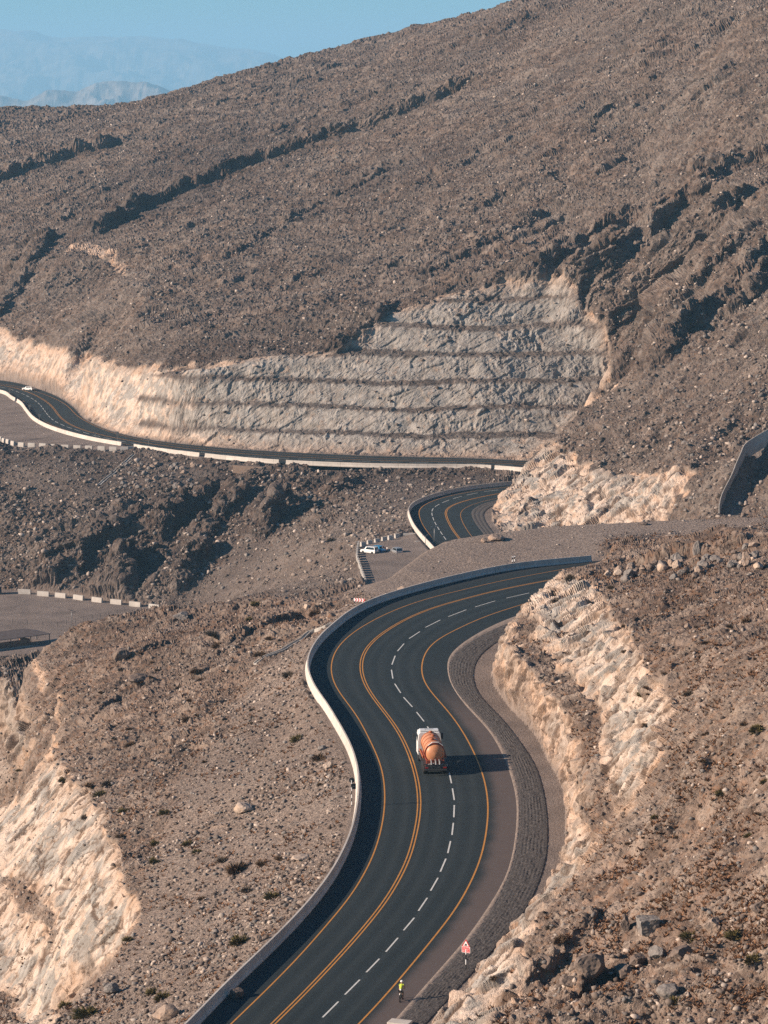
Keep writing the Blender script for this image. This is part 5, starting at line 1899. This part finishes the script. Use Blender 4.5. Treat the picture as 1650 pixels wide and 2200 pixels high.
# ---------------------------------------------------------------- lamps
def lamp(px, py, z, h, label, solar=False):
    p = Vector(P(px, py, z))
    s = empty("street_lamp", p, R(20))
    tag(s, label, "lamp")
    MB().lathe([(.09, -.3), (.09, h * .6), (.055, h)], (0, 0, 0), 'Z', 10).build("pole", M_STEEL, s, True)
    if solar:
        MB().box((0, 0, h + .12), (2.1, 1.1, .06), .01, Matrix.Rotation(R(22), 3, 'Y').to_quaternion()).build("solar_panel", M_DARK, s)
        MB().tube([(0, 0, h - .6), (.9, -.1, h - .45)], .03, 6).box((1.0, -.1, h - .45), (.5, .2, .08), .02).build("lamp_head", M_STEEL, s)
    else:
        for x in (-.55, .55):
            MB().tube([(0, 0, h), (x, 0, h + .12)], .03, 6).box((x * 1.2, 0, h + .12), (.5, .22, .1), .03).build("lamp_head", M_STEEL, s)


lamp(933, 1175, -42, 5.2, "tall twin-headed lamp post between the car park and the hairpin road")
lamp(914, 1180, -42, 3.6, "shorter thin lamp post left of the twin-headed one beside the hairpin barrier")
lamp(154, 1344, -73.5, 4.2, "solar lamp with a tilted panel in the lower lot behind the rocky crest", True)

# ---------------------------------------------------------------- fence, shelter
fp = [(27, 1339), (59, 1341), (92, 1344), (124, 1346), (143, 1342), (162, 1338), (180, 1334), (199, 1330), (216, 1327), (233, 1323), (252, 1319), (268, 1315)]
fe = empty("wire_fence", P(143, 1342, -73.5))
tag(fe, "low wire fence of thin posts crossing the lower lot", "fence")
o0 = Vector(P(143, 1342, -73.5))
tops = []
for a in fp:
    q = Vector(P(*a, -73.5)) - o0
    po = MB().lathe([(.05, -.2), (.05, 1.25)], (0, 0, 0), 'Z', 6).build("post", M_DARK, fe)
    po.location = q
    tops.append(q)
w = MB()
for hgt in (.45, .85, 1.2):
    w.tube([q + Vector((0, 0, hgt)) for q in tops], .014, 4)
w.build("wire", M_DARK, fe)


def shelter():
    A_, B_ = Vector(P(109, 1361, -70.9)), Vector(P(-70, 1384, -70.9))
    ax = (A_ - B_).normalized()
    Lh = (A_ - B_).length
    r = empty("shelter", (B_.x, B_.y, -73.5), math.atan2(ax.y, ax.x))
    tag(r, "open brown timber shelter with a low hipped roof at the left of the lower lot", "shelter")
    D = 7.0
    e, rd = 2.6, 4.2
    v = [(0, 0, e), (Lh, 0, e), (Lh, D, e), (0, D, e), (3, D / 2, rd), (Lh - 6.0, D / 2, rd)]
    v2 = [(x, y, z - .18) for x, y, z in v]
    rf = MB().add(v + v2, [(0, 1, 5, 4), (1, 2, 5), (2, 3, 4, 5), (3, 0, 4), (6, 10, 11, 7), (7, 11, 8), (8, 11, 10, 9), (9, 10, 6), (0, 6, 7, 1), (1, 7, 8, 2), (2, 8, 9, 3), (3, 9, 6, 0)])
    rf.build("roof", M_ROOF, r)
    for x, y in ((Lh - .25, .25), (Lh - .25, D - .25), (Lh - 6.2, .25), (Lh - 12.5, .25), (Lh - 6.2, D - .25), (.3, .3), (.3, D - .3)):
        MB().box((x, y, 1.2), (.16, .16, 2.7)).build("post", M_DARK, r)
    wl = MB().box(((Lh - 6.3) / 2, .35, .85), (Lh - 6.5, .1, 1.9))
    wl.box((Lh - 6.4, 3.2, .85), (.1, 5.6, 1.9))
    wl.build("board_wall", M_WOOD, r)
    MB().box(((Lh - 6) / 2, .1, -.25), (Lh - 5.5, 1.1, .55)).build("plinth", M_BLOCK, r)


shelter()
# unidentified dark thing at the left edge of the lot, built as a cabin
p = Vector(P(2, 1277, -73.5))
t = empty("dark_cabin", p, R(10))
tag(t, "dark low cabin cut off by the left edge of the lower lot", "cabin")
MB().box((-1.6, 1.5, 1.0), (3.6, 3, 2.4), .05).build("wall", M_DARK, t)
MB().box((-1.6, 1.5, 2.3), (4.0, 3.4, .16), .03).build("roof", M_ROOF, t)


# ---------------------------------------------------------------- drains, retaining walls
def draped(px_line, width, up, step=1.0):
    pts = [hit(a, b)[0] for a, b in px_line]
    L = resample(np.array([tuple(q) for q in pts]), step=step)
    L[:, 2] = [ground_z(q[0], q[1]) for q in L]
    for _ in range(4):
        L[1:-1, 2] = .25 * L[:-2, 2] + .5 * L[1:-1, 2] + .25 * L[2:, 2]
    return L


def channel(px_line, w, label, wall=.16, depth=.3):
    L = draped(px_line, w, 0)
    sec = [(-w / 2 - wall, -.6), (-w / 2 - wall, .32), (-w / 2, .32), (-w / 2, .32 - depth), (w / 2, .32 - depth), (w / 2, .32), (w / 2 + wall, .32), (w / 2 + wall, -.6)]
    cols = [offset(L, d) for d, z in sec]
    n, k = len(L), len(sec)
    v = []
    for i in range(n):
        for j in range(k):
            v.append((cols[j][i, 0], cols[j][i, 1], L[i, 2] + sec[j][1]))
    f = []
    for i in range(n - 1):
        for j in range(k):
            j2 = (j + 1) % k
            f.append((i * k + j, i * k + j2, (i + 1) * k + j2, (i + 1) * k + j))
    f.append(tuple(range(k)))
    f.append(tuple((n - 1) * k + j for j in range(k))[::-1])
    tag(mesh_obj("drain_channel", v, f, M_BLOCK), label, "drain")


channel([(288, 977), (262, 1000), (240, 1020), (214, 1042)], .9, "straight concrete drain running down the slope below the lay-by blocks")
channel([(712, 1341), (695, 1349), (660, 1366), (610, 1396), (548, 1428)], .5, "narrow grey concrete drain slanting down from the near barrier bend", .1, .2)


def masonry():
    t = NT("masonry", .95)
    b = t.n("ShaderNodeTexBrick")
    b.inputs["Color1"].default_value = (.25, .175, .13, 1)
    b.inputs["Color2"].default_value = (.18, .135, .11, 1)
    b.inputs["Mortar"].default_value = (.12, .1, .09, 1)
    b.inputs["Scale"].default_value = 1.0
    b.inputs["Brick Width"].default_value = .7
    b.inputs["Row Height"].default_value = .32
    b.inputs["Mortar Size"].default_value = .03
    tc = t.n("ShaderNodeTexCoord")
    mp = t.n("ShaderNodeMapping")
    mp.inputs["Rotation"].default_value = (R(90), 0, 0)
    t.l(tc.outputs["Object"], mp.inputs[0])
    t.l(mp.outputs[0], b.inputs["Vector"])
    return t.base(b.outputs["Color"])


M_MAS = masonry()
pa, pb = Vector(P(503, 999, -41.0)), Vector(P(566, 1003, -41.0))
rw = MB().prism([(0, 0), ((pb - pa).length, 0), ((pb - pa).length, -3.0), (0, -2.4)][::-1], -.9, .6).build("retaining_wall", M_MAS)
rw.location = pa + Vector((0, -1.2, .2))
rw.rotation_euler = (0, 0, math.atan2((pb - pa).y, (pb - pa).x))
tag(rw, "brown stone retaining wall under the far road barrier above the crags", "wall")

wl_px = [(1547, 1104), (1553, 1080), (1573, 1040), (1584, 1012), (1594, 990), (1602, 971), (1622, 956), (1652, 938), (1700, 912)]
tw = barrier("track_wall", resample(tl, step=1.5), "rough grey concrete wall shading the dirt track at the right edge", side=1, h=2.6, seg=7.0, wscale=.9, bury=1.5, mat=M_BLOCK)
tw["category"] = "wall"

# ---------------------------------------------------------------- boulders
M_BOUL = {}


def rock_mat(name, lo, hi, tintc):
    t = NT(name, .95)
    tc = t.n("ShaderNodeTexCoord").outputs["Object"]
    n = t.noise(2.2, 5, .65, tc)
    c = t.ramp(n, [(.3, lo), (.65, hi)])
    c = t.mix(t.ramp(t.noise(.7, 3, .6, tc), [(.5, (0, 0, 0)), (.7, (.7, .7, .7))]), c, tintc)
    t.bump(n, .12, .6)
    return t.base(c)


M_BOUL['grey'] = rock_mat("grey_rock", (.15, .135, .125), (.26, .235, .215), (.22, .17, .14))
M_BOUL['tan'] = rock_mat("tan_rock", (.20, .15, .12), (.36, .28, .225), (.40, .27, .18))
M_BOUL['brown'] = rock_mat("brown_rock", (.11, .086, .073), (.20, .155, .13), (.23, .17, .13))
M_BOUL['pale'] = rock_mat("pale_rock", (.34, .27, .22), (.52, .42, .34), (.46, .31, .2))


def boulder_mesh(seed, sub=4, cube=0.0):
    bm = bmesh.new()
    bmesh.ops.create_icosphere(bm, subdivisions=sub, radius=1.0)
    rng = np.random.default_rng(seed)
    co = np.array([v.co[:] for v in bm.verts])
    # cut by random planes for flat facets
    for _ in range(11):
        d = rng.normal(size=3)
        if cube:
            d = d * (1 - cube) + cube * np.sign(d) * (np.abs(d) == np.abs(d).max()) * 2
        d /= np.linalg.norm(d)
        o = rng.uniform(.55, .82)
        s = co @ d
        co -= np.where(s > o, (s - o), 0)[:, None] * d
    co += 0.035 * np.stack([fbm((co * 6.2 + seed * 1.7 + k * 5).astype(np.float32), 3, seed % 17) for k in range(3)], 1)
    co += 0.05 * np.stack([fbm((co * 2.2 + seed * 3.1 + k * 9).astype(np.float32), 3, seed % 20) for k in range(3)], 1)
    for v, c in zip(bm.verts, co):
        v.co = c
    m = bpy.data.meshes.new("boulder")
    bm.to_mesh(m)
    bm.free()
    return m


BMESH = [boulder_mesh(100 + k) for k in range(7)] + [boulder_mesh(140, 4, .7)]
_mats_cache = {}


def boulder(px, py, w, h, mat, label, group=None, kind=None, rot=None, dy=1.0):
    """px,py: centre of the foot in the photo, w,h: apparent size in photo pixels"""
    p, n = hit(px, py)
    zf = p.y * CT - (p.z - HC) * ST
    k = zf / F
    i = RNG.integers(0, 7) if kind is None else kind
    key = (int(i), mat)
    if key not in _mats_cache:
        m = BMESH[i].copy()
        m.materials.append(M_BOUL[mat])
        _mats_cache[key] = m
    o = bpy.data.objects.new("boulder", _mats_cache[key])
    rx = w * k / 2 / .78
    rz = h * k / 2 / .78
    o.scale = (rx, rx * dy, rz)
    o.location = p + Vector((0, rx * .5, rz * .45))
    o.rotation_euler = (0, 0, RNG.uniform(0, 6.28) if rot is None else rot) if kind is None else (0, 0, rot or 0)
    if kind is None:
        o.scale = (rx, rx * .9, rz)
    C.objects.link(o)
    return tag(o, label, "rock", group)


boulder(1394, 2004, 54, 46, 'grey', "big squared grey boulder on the right hillside slope", kind=7, rot=.25)
boulder(1532, 2003, 40, 34, 'tan', "rounded tan boulder right of the squared grey boulder")
boulder(1343, 2000, 22, 36, 'brown', "narrow brown boulder just left of the squared grey boulder")
boulder(1070, 1162, 36, 16, 'tan', "flat wedge boulder with a long shadow on the gravel plateau")
boulder(1041, 1166, 13, 12, 'tan', "small tan boulder left of the flat wedge boulder on the plateau")
boulder(358, 2192, 52, 36, 'tan', "large pale angular boulder at the bottom edge left of the barrier")
boulder(705, 1652, 20, 18, 'pale', "pale pointed boulder with a dark shadow near the white barrier")
boulder(690, 1612, 20, 12, 'grey', "flat grey boulder behind a shrub by the near barrier")
boulder(866, 1272, 20, 13, 'tan', "orange boulder just beyond the near barrier below the car park")
boulder(556, 2024, 13, 17, 'tan', "upright tan boulder beside a round shrub near the barrier")
boulder(1382, 1128, 17, 9, 'brown', "dark boulder on the far rim of the plateau")
boulder(1477, 1352, 16, 15, 'tan', "small tan boulder alone high on the right hill")
boulder(1512, 1449, 15, 14, 'tan', "small tan boulder lower down on the right hill slope")
boulder(1178, 2082, 48, 38, 'brown', "rugged brown boulder at the left of the rocky knob by the bottom road")
boulder(1262, 2092, 62, 50, 'brown', "tallest brown outcrop boulder of the rocky knob")
boulder(1228, 2122, 42, 32, 'brown', "brown boulder leaning on the tallest outcrop boulder")
boulder(1368, 2075, 34, 30, 'brown', "angular brown boulder right of the rocky knob")
boulder(1340, 2105, 48, 44, 'brown', "rounded brown boulder below the angular one by the rocky knob")
boulder(1462, 2062, 48, 34, 'brown', "dark brown boulder in the low ridge below the squared boulder")
boulder(1415, 2060, 36, 30, 'grey', "grey slab boulder in the low ridge below the squared boulder")
boulder(1440, 2140, 44, 30, 'grey', "pale grey slab boulder above the bottom shrub on the right")
boulder(1630, 1960, 30, 26, 'brown', "brown boulder cut by the right edge below the middle")
boulder(1500, 1170 + 20, 20, 30, 'grey', "tall grey upright block standing on the hilltop rock pile")
boulder(505, 2145, 30, 26, 'brown', "brown rounded boulder left of the bottom barrier")
boulder(240, 2135, 34, 30, 'grey', "grey boulder by the foot of the bright slab edge")
boulder(415, 2150, 12, 10, 'pale', "little pale stone block near the bottom barrier")
boulder(525, 1745, 44, 24, 'pale', "long cream coloured slab lying on the scree")
boulder(650, 1848, 38, 10, 'pale', "thin white slab on the scree near the barrier")
boulder(660, 1310, 14, 16, 'pale', "white block on the stony slope left of the barrier bend")
boulder(300, 1468, 40, 22, 'brown', "dark brown boulder high on the left hill")
boulder(262, 1420, 36, 34, 'brown', "dark jagged boulder near the crest of the left hill")
boulder(390, 1330, 34, 16, 'grey', "grey boulder on the crest of the left hill near the lot")
for k in range(62):
    px = 1302 + 330 * RNG.random() ** .85
    t = (px - 1302) / 330
    py = 1228 - 22 * t + RNG.normal() * (11 if k % 3 else 6)
    if px < 1400:
        py += 8
    s = RNG.uniform(9, 22)
    boulder(px, py, s, s * RNG.uniform(.7, 1.05), ['grey', 'tan', 'pale', 'brown', 'grey'][k % 5], "broken block in the heap of loose stones along the hilltop", "blocks heaped along the hilltop")
for k in range(40):
    px, py = RNG.uniform(258, 420), RNG.uniform(1000, 1060)
    s = RNG.uniform(6, 15)
    boulder(px, py, s, s * .8, ['grey', 'tan', 'grey'][k % 3], "fallen block on the slope below the far road, right of the straight drain", "fallen blocks below the far road")


# ---------------------------------------------------------------- shrubs
def shrub_mesh(seed, n=520):
    rng = np.random.default_rng(seed)
    v, f = [], []
    for _ in range(n):
        a = rng.uniform(0, 2 * math.pi)
        e = math.asin(rng.uniform(.02, 1)) * rng.uniform(.8, 1)
        L = rng.uniform(.65, 1.05) * (1 - .18 * math.sin(e) + .15 * math.sin(3 * a + seed))
        d = Vector((math.cos(a) * math.cos(e), math.sin(a) * math.cos(e), math.sin(e) * 1.0))
        s = d * rng.uniform(.12, .65) * L
        tip = d * L + Vector(rng.normal(size=3) * .06)
        sd = d.orthogonal().normalized()
        sd = Matrix.Rotation(rng.uniform(0, 6.28), 3, d.normalized()) @ sd
        wd = rng.uniform(.02, .05)
        md = (s + tip) / 2
        b = len(v)
        v += [tuple(s), tuple(md + sd * wd), tuple(tip), tuple(md - sd * wd)]
        f.append((b, b + 1, b + 2, b + 3))
    m = bpy.data.meshes.new("shrub")
    m.from_pydata(v, [], f)
    return m


def shrub_mat(name, lo, hi):
    t = NT(name, .9)
    tc = t.n("ShaderNodeTexCoord").outputs["Object"]
    return t.base(t.ramp(t.noise(3, 3, .6, tc), [(.35, lo), (.65, hi)]))


M_SHRUB = [shrub_mat("olive_shrub", (.085, .068, .026), (.17, .135, .05)), shrub_mat("brown_shrub", (.095, .062, .038), (.19, .12, .07)), shrub_mat("dull_shrub", (.095, .075, .055), (.17, .13, .095))]
SH = []
for k in range(9):
    m = shrub_mesh(k)
    m.materials.append(M_SHRUB[k % 3])
    SH.append(m)


def shrub(px, py, w, kind, label, group):
    p, n = hit(px, py + w * .12)
    zf = p.y * CT - (p.z - HC) * ST
    r = w * zf / F / 2 * 1.15
    o = bpy.data.objects.new("shrub", SH[(kind + 3 * int(RNG.integers(0, 3))) % 9])
    o.location = p - Vector((0, 0, r * .06))
    o.scale = (r, r * RNG.uniform(.9, 1.2), r * RNG.uniform(.85, 1.1))
    o.rotation_euler = (n.y * -.4, n.x * .4, RNG.uniform(0, 6.28))
    C.objects.link(o)
    return tag(o, label, "shrub", group)


G1 = "shrubs on the scree left of the near road"
named = [(508, 1866, 50, 1, "largest dark brown shrub in the middle of the scree"), (563, 1855, 32, 1, "brown shrub just right of the largest scree shrub"), (601, 1845, 22, 1, "small brown shrub at the right end of the scree shrub line"),
         (477, 1848, 30, 2, "flat shrub just left of the largest scree shrub"), (530, 1912, 27, 2, "greyish shrub below the largest scree shrub"), (587, 1924, 44, 0, "big shrub on the scree nearest the barrier's curve"),
         (514, 2023, 48, 0, "big olive shrub beside the upright tan boulder"), (686, 1628, 38, 1, "shrub in front of the flat grey boulder by the barrier"), (638, 1587, 32, 0, "olive shrub up the scree from the barrier's white stretch"),
         (620, 1450, 30, 2, "lone shrub below the slanting drain near the barrier bend"), (355, 1745, 30, 0, "dark green shrub among the grey scree stones"), (687, 1685, 17, 1, "small shrub under the pale pointed boulder"),
         (403, 1812, 26, 0, "left one of two shrubs in the stony band of the scree"), (424, 1830, 25, 0, "right one of two shrubs in the stony band of the scree"), (330, 1850, 27, 0, "olive shrub right of the bright slab's orange rim"),
         (333, 1812, 24, 0, "upper olive shrub right of the bright slab"), (276, 2018, 28, 0, "green shrub at the lower tip of the bright slab"), (327, 2132, 34, 0, "yellowish shrub above the bottom-edge pale boulder"),
         (349, 2142, 40, 0, "olive shrub touching the yellowish one near the bottom edge"), (140, 2160, 34, 0, "dark green shrub low on the bright slab's edge"), (188, 2176, 54, 0, "widest dark shrub near the bottom left corner"),
         (183, 1757, 24, 2, "dark shrub on the upper rim of the bright slab"), (216, 1705, 28, 0, "dark shrub above the bright slab rim"), (192, 1688, 28, 1, "rusty shrub at the rim above the bright slab"),
         (232, 1682, 28, 2, "brown shrub upslope of the bright slab rim"), (134, 1676, 24, 0, "olive shrub at the top of the bright slab"), (267, 1742, 30, 0, "dark round shrub right of the bright slab's top"),
         (258, 1796, 20, 1, "brown shrub tucked by the slab's right edge"), (40, 1655, 16, 0, "shrub at the foot of the grey slab by the lower road"), (433, 1930, 22, 1, "small brown shrub below the long shrub line"),
         (456, 1363, 30, 2, "brown shrub on the rocky slope above the slanting drain"), (468, 1386, 30, 1, "dark shrub just below another on the rocky slope"), (549, 1298, 24, 0, "yellow-green shrub at the crest between the two slopes"),
         (534, 1330, 18, 0, "small yellow-green shrub below the crest shrub"), (578, 1372, 20, 1, "brown shrub in rocks left of the drain"), (560, 1405, 34, 1, "rusty brown shrub beside the drain's lower half"),
         (675, 1318, 26, 1, "brown shrub beside the white block near the barrier bend"), (420, 1443, 26, 1, "brown shrub low on the rocky left slope"), (402, 1545, 26, 1, "brown shrub on the boundary of scree and rocks"),
         (710, 1160, 22, 2, "lone dark bush on the debris slope left of the car park"), (282, 1600, 26, 1, "brown shrub midway down the left hill")]
for a in named:
    shrub(a[0], a[1], a[2], a[3], a[4], G1)
G2 = "shrubs on the right hillside"
named2 = [(1378, 1494, 26, 0, "dark green shrub at the top edge of the upper cut rock"), (1480, 1490, 28, 2, "dark shrub right of the cut rock's top edge"), (1548, 1705, 28, 0, "olive shrub in the middle of the right hill"),
          (1608, 1795, 22, 0, "yellowish small shrub near the right edge below the middle"), (1408, 1757, 26, 0, "olive shrub at the lower rim of the cut rock"), (1482, 2012, 46, 0, "big dark shrub below and right of the squared grey boulder"),
          (1577, 2010, 42, 0, "big olive shrub below the rounded tan boulder"), (1616, 2060, 40, 0, "yellow-green shrub close to the right edge at the bottom"), (1450, 2152, 36, 0, "olive shrub below the pale grey slab boulder"),
          (1625, 1565, 36, 0, "wide olive shrub near the right edge beside a brown one"), (1598, 1556, 20, 1, "brown shrub left of the wide olive shrub at the right edge"), (1642, 1679, 22, 0, "olive shrub cut by the right edge"),
          (1225, 1240, 26, 2, "dark bush on the rim above the road's hidden bend"), (1195, 1290, 20, 2, "bush in the cleft of the pale cut rock"), (1312, 1262, 20, 2, "bush at the crest of the pale cut rock"),
          (1604, 1333, 22, 1, "low brown shrub high on the right hill"), (1568, 1346, 22, 1, "paler low shrub beside another high on the right hill"), (1205, 2018, 34, 1, "rusty dry shrub above the rocky knob"),
          (1182, 1990, 24, 2, "grey-brown shrub on the shelf of the bottom cut"), (1060, 1600 + 500, 20, 1, "small shrub in a hollow of the bottom pale rock")]
for a in named2:
    shrub(a[0], a[1], a[2], a[3], a[4], G2)
for k in range(36):
    shrub(RNG.uniform(1330, 1645), RNG.uniform(1330, 1960), RNG.uniform(9, 17), 1, "small dry rusty shrub on the open right hillside", G2)
for k in range(24):
    shrub(RNG.uniform(150, 560), RNG.uniform(1400, 1640), RNG.uniform(9, 18), 1 + k % 2, "small dry brown shrub among rocks of the left hill", G1)


# ---------------------------------------------------------------- loose stones and dry tufts (uncountable)
def scatter_points(n, weight):
    w = weight.astype(np.float64)
    w /= w.sum()
    return RNG.choice(npts, size=n, p=w)


ico_v, ico_f = None, None
bm = bmesh.new()
bmesh.ops.create_icosphere(bm, subdivisions=1, radius=1.0)
ico_v = np.array([v.co[:] for v in bm.verts])
ico_f = np.array([[v.index for v in f.verts] for f in bm.faces])
bm.free()
inframe = (PX > -150) & (PX < 1800) & (PY > -20) & (PY < 2280)
noflat = np.clip(1 - FLr * 3, 0, 1)
VISg = samp(vis.astype(np.float32), fi, fj).ravel()
area = inframe * noflat * (VISg > .3) * (1 - cw * .93)
w_st = area * (0.4 + 0.6 * patch) * np.where(ZF < 620, 1.0, np.where(ZF < 1010, 0.8, 0.4))
w_st *= np.where((A < .1), .06, 1) * np.where((ZF < 470) & (PX > 950), .42, 1)
NST = 90000
ids = scatter_points(NST, w_st)
u = RNG.random(NST)
size = np.where(ZF[ids] < 650, 0.06 + 0.30 * u ** 7, 0.16 + 0.75 * u ** 6.5)
sv = np.zeros((NST, len(ico_v), 3), np.float32)
var = []
for _ in range(16):
    q = ico_v.copy()
    for _k in range(9):
        d = RNG.normal(size=3)
        d /= np.linalg.norm(d)
        s_ = q @ d
        q = q - np.where(s_ > .5, s_ - .5, 0)[:, None] * d
    var.append(q * (1 + .06 * RNG.normal(size=q.shape)) * 1.25)
var = np.stack(var)
pick = RNG.integers(0, 16, NST)
ang = RNG.uniform(0, 6.28, NST)
base = var[pick] * (size[:, None, None] * np.stack([RNG.uniform(.7, 1.4, NST), RNG.uniform(.7, 1.4, NST), RNG.uniform(.45, .95, NST)], 1)[:, None, :])
ca_, sa_ = np.cos(ang)[:, None], np.sin(ang)[:, None]
rx = base[..., 0] * ca_ - base[..., 1] * sa_
ry = base[..., 0] * sa_ + base[..., 1] * ca_
co = np.stack([rx, ry, base[..., 2]], -1) + (Pf[ids] + Nn[ids] * (size * .25)[:, None])[:, None, :]
co = co.reshape(-1, 3).astype(np.float32)
nf = len(ico_f)
fa = (ico_f[None, :, :] + (np.arange(NST) * len(ico_v))[:, None, None]).reshape(-1, 3).astype(np.int32)
rm = bpy.data.meshes.new("rubble")
rm.vertices.add(len(co)); rm.vertices.foreach_set("co", co.ravel())
rm.loops.add(fa.size); rm.loops.foreach_set("vertex_index", fa.ravel())
rm.polygons.add(len(fa)); rm.polygons.foreach_set("loop_start", np.arange(0, fa.size, 3, dtype=np.int32))
rm.update()
at = rm.attributes.new("tone", 'FLOAT_COLOR', 'POINT')
tn = np.repeat(RNG.random((NST, 1)), len(ico_v), 0)
hu = np.repeat(RNG.random((NST, 1)), len(ico_v), 0)
at.data.foreach_set("color", np.concatenate([tn, hu, tn * 0, tn * 0 + 1], 1).astype(np.float32).ravel())
t = NT("loose_stone", .95)
a = t.n("ShaderNodeAttribute", attribute_name="tone")
s = t.n("ShaderNodeSeparateColor")
t.l(a.outputs["Color"], s.inputs[0])
c = t.ramp(s.outputs[0], [(0, (.095, .074, .062)), (.5, (.17, .132, .109)), (.8, (.26, .212, .18)), (1, (.52, .43, .36))])
c = t.mix(t.ramp(s.outputs[1], [(.7, (0, 0, 0)), (.95, (.6, .6, .6))]), c, (.20, .195, .185))
rm.materials.append(t.base(c))
ro = bpy.data.objects.new("rubble", rm)
ro["kind"] = "stuff"
C.objects.link(ro)

NT_ = 9000
wt = area * (ZF < 640) * (A > .15) * sstep(-.1, .5, fbm(Pg / 6.0, 3, 95)) * np.where(PX > 1000, 1.0, .35)
ids = scatter_points(NT_, wt)
tv_, tf_ = [], []
for k, i in enumerate(ids):
    b0 = Pf[i]
    r = RNG.uniform(.1, .32)
    for j in range(7):
        an = RNG.uniform(0, 6.28)
        d = np.array([math.cos(an) * r, math.sin(an) * r, r * RNG.uniform(.5, 1.1)])
        sd = np.array([-math.sin(an), math.cos(an), 0]) * r * .28
        n0_ = len(tv_)
        tv_ += [b0 - sd, b0 + sd, b0 + d + sd * .4, b0 + d - sd * .4]
        tf_.append((n0_, n0_ + 1, n0_ + 2, n0_ + 3))
M_TUFT = shrub_mat("dry_tuft", (.16, .082, .045), (.28, .155, .085))
to = mesh_obj("dry_grass", tv_, tf_, M_TUFT)
to["kind"] = "stuff"

# ------------------------------------------------------------------ far ranges
def far_range(name, sil_px, dist, depth, base_z, seed, step_u, rough):
    xs = np.array([a for a, b in sil_px], float)
    ys = np.array([b for a, b in sil_px], float)
    px = np.arange(xs.min(), xs.max(), step_u)
    py = np.interp(px, xs, ys)
    for _ in range(3):
        py[1:-1] = .25 * py[:-2] + .5 * py[1:-1] + .25 * py[2:]
    nv = 46
    X = np.zeros((len(px), nv)); Y = np.zeros_like(X); Z = np.zeros_like(X)
    tx, ty, tz = np.array([PD(a, b, dist) for a, b in zip(px, py)]).T
    for j in range(nv):
        t = j / (nv - 1)                      # 0 front foot .. 0.75 crest .. 1 back
        X[:, j] = tx * (1 + (t - .75) * depth / dist)
        Y[:, j] = ty + (t - .75) * depth
        prof = (t / .75) ** 1.15 if t <= .75 else 1 - (t - .75) * 2.2
        Z[:, j] = base_z + (tz - base_z) * prof
    p = np.stack([X, Y, Z], -1).reshape(-1, 3)
    t = np.tile(np.linspace(0, 1, nv), len(px))
    q = np.stack([p[:, 0] / rough, p[:, 1] / (rough * 2.2), p[:, 2] / (rough * 3)], 1)
    n = ridged(q, 5, seed) * .6 + fbm(q * 3, 3, seed + 9) * .25
    amp = (tz.max() - base_z) * .16
    p[:, 2] += amp * n * np.sin(np.clip(t / .75, 0, 1) * math.pi * .93) * (t < .99)
    p[:, 2] += amp * .09 * fbm(q * 2, 4, seed + 4)
    m = bpy.data.meshes.new(name)
    f = []
    for i in range(len(px) - 1):
        for j in range(nv - 1):
            a = i * nv + j
            f.append((a, a + nv, a + nv + 1, a + 1))
    m.from_pydata(p.tolist(), [], f)
    m.materials.append(M_FAR)
    ob = bpy.data.objects.new(name, m)
    ob["kind"] = "structure"
    C.objects.link(ob)
    return ob


_t = NT("far_rock", 0.95)
M_FAR = _t.base(_t.ramp(_t.noise(0.004, 5, 0.6), [(0.35, (0.16, 0.13, 0.11)), (0.65, (0.32, 0.27, 0.23))]))
far_range("hills", [(-300, 205), (-100, 225), (0, 214), (60, 221), (100, 203), (140, 197), (165, 200), (200, 183), (250, 177), (310, 179), (340, 185), (375, 200), (420, 212), (520, 240), (640, 268)],
          19000, 5000, -800, 81, 3.0, 450)
far_range("mountains", [(-500, 60), (-200, 75), (0, 67), (60, 68), (130, 78), (230, 80), (330, 85), (400, 86), (480, 104), (540, 110), (610, 131), (700, 168), (820, 215), (1000, 290)],
          40000, 12000, -900, 91, 5.0, 1500)
gm = bpy.data.meshes.new("ground")
gm.from_pydata([(-21000, 1900, -830), (21000, 1900, -830), (21000, 58000, -830), (-21000, 58000, -830)], [], [(0, 1, 2, 3)])
gm.materials.append(M_FAR)
go = bpy.data.objects.new("ground", gm)
go["kind"] = "structure"
C.objects.link(go)

# ------------------------------------------------------------------ the air between
hb = bmesh.new()
bmesh.ops.create_cube(hb, size=1.0)
hm = bpy.data.meshes.new("haze")
hb.to_mesh(hm)
hz = bpy.data.objects.new("haze", hm)
HZ_TOP, HZ_BOT = 720.0, -1000.0
hz.scale = (46000, 60000, HZ_TOP - HZ_BOT)
hz.location = (0, 29500, (HZ_TOP + HZ_BOT) / 2)
hz["kind"] = "stuff"
hmat = bpy.data.materials.new("haze_air")
hmat.use_nodes = True
hn = hmat.node_tree
hn.nodes.clear()
ho = hn.nodes.new("ShaderNodeOutputMaterial")
hv_ = hn.nodes.new("ShaderNodeVolumePrincipled")
hv_.inputs["Color"].default_value = (0.37, 0.70, 0.97, 1)
hv_.inputs["Density"].default_value = 0.00006
hv_.inputs["Anisotropy"].default_value = 0.0
hn.links.new(hv_.outputs[0], ho.inputs["Volume"])
hm.materials.append(hmat)
C.objects.link(hz)
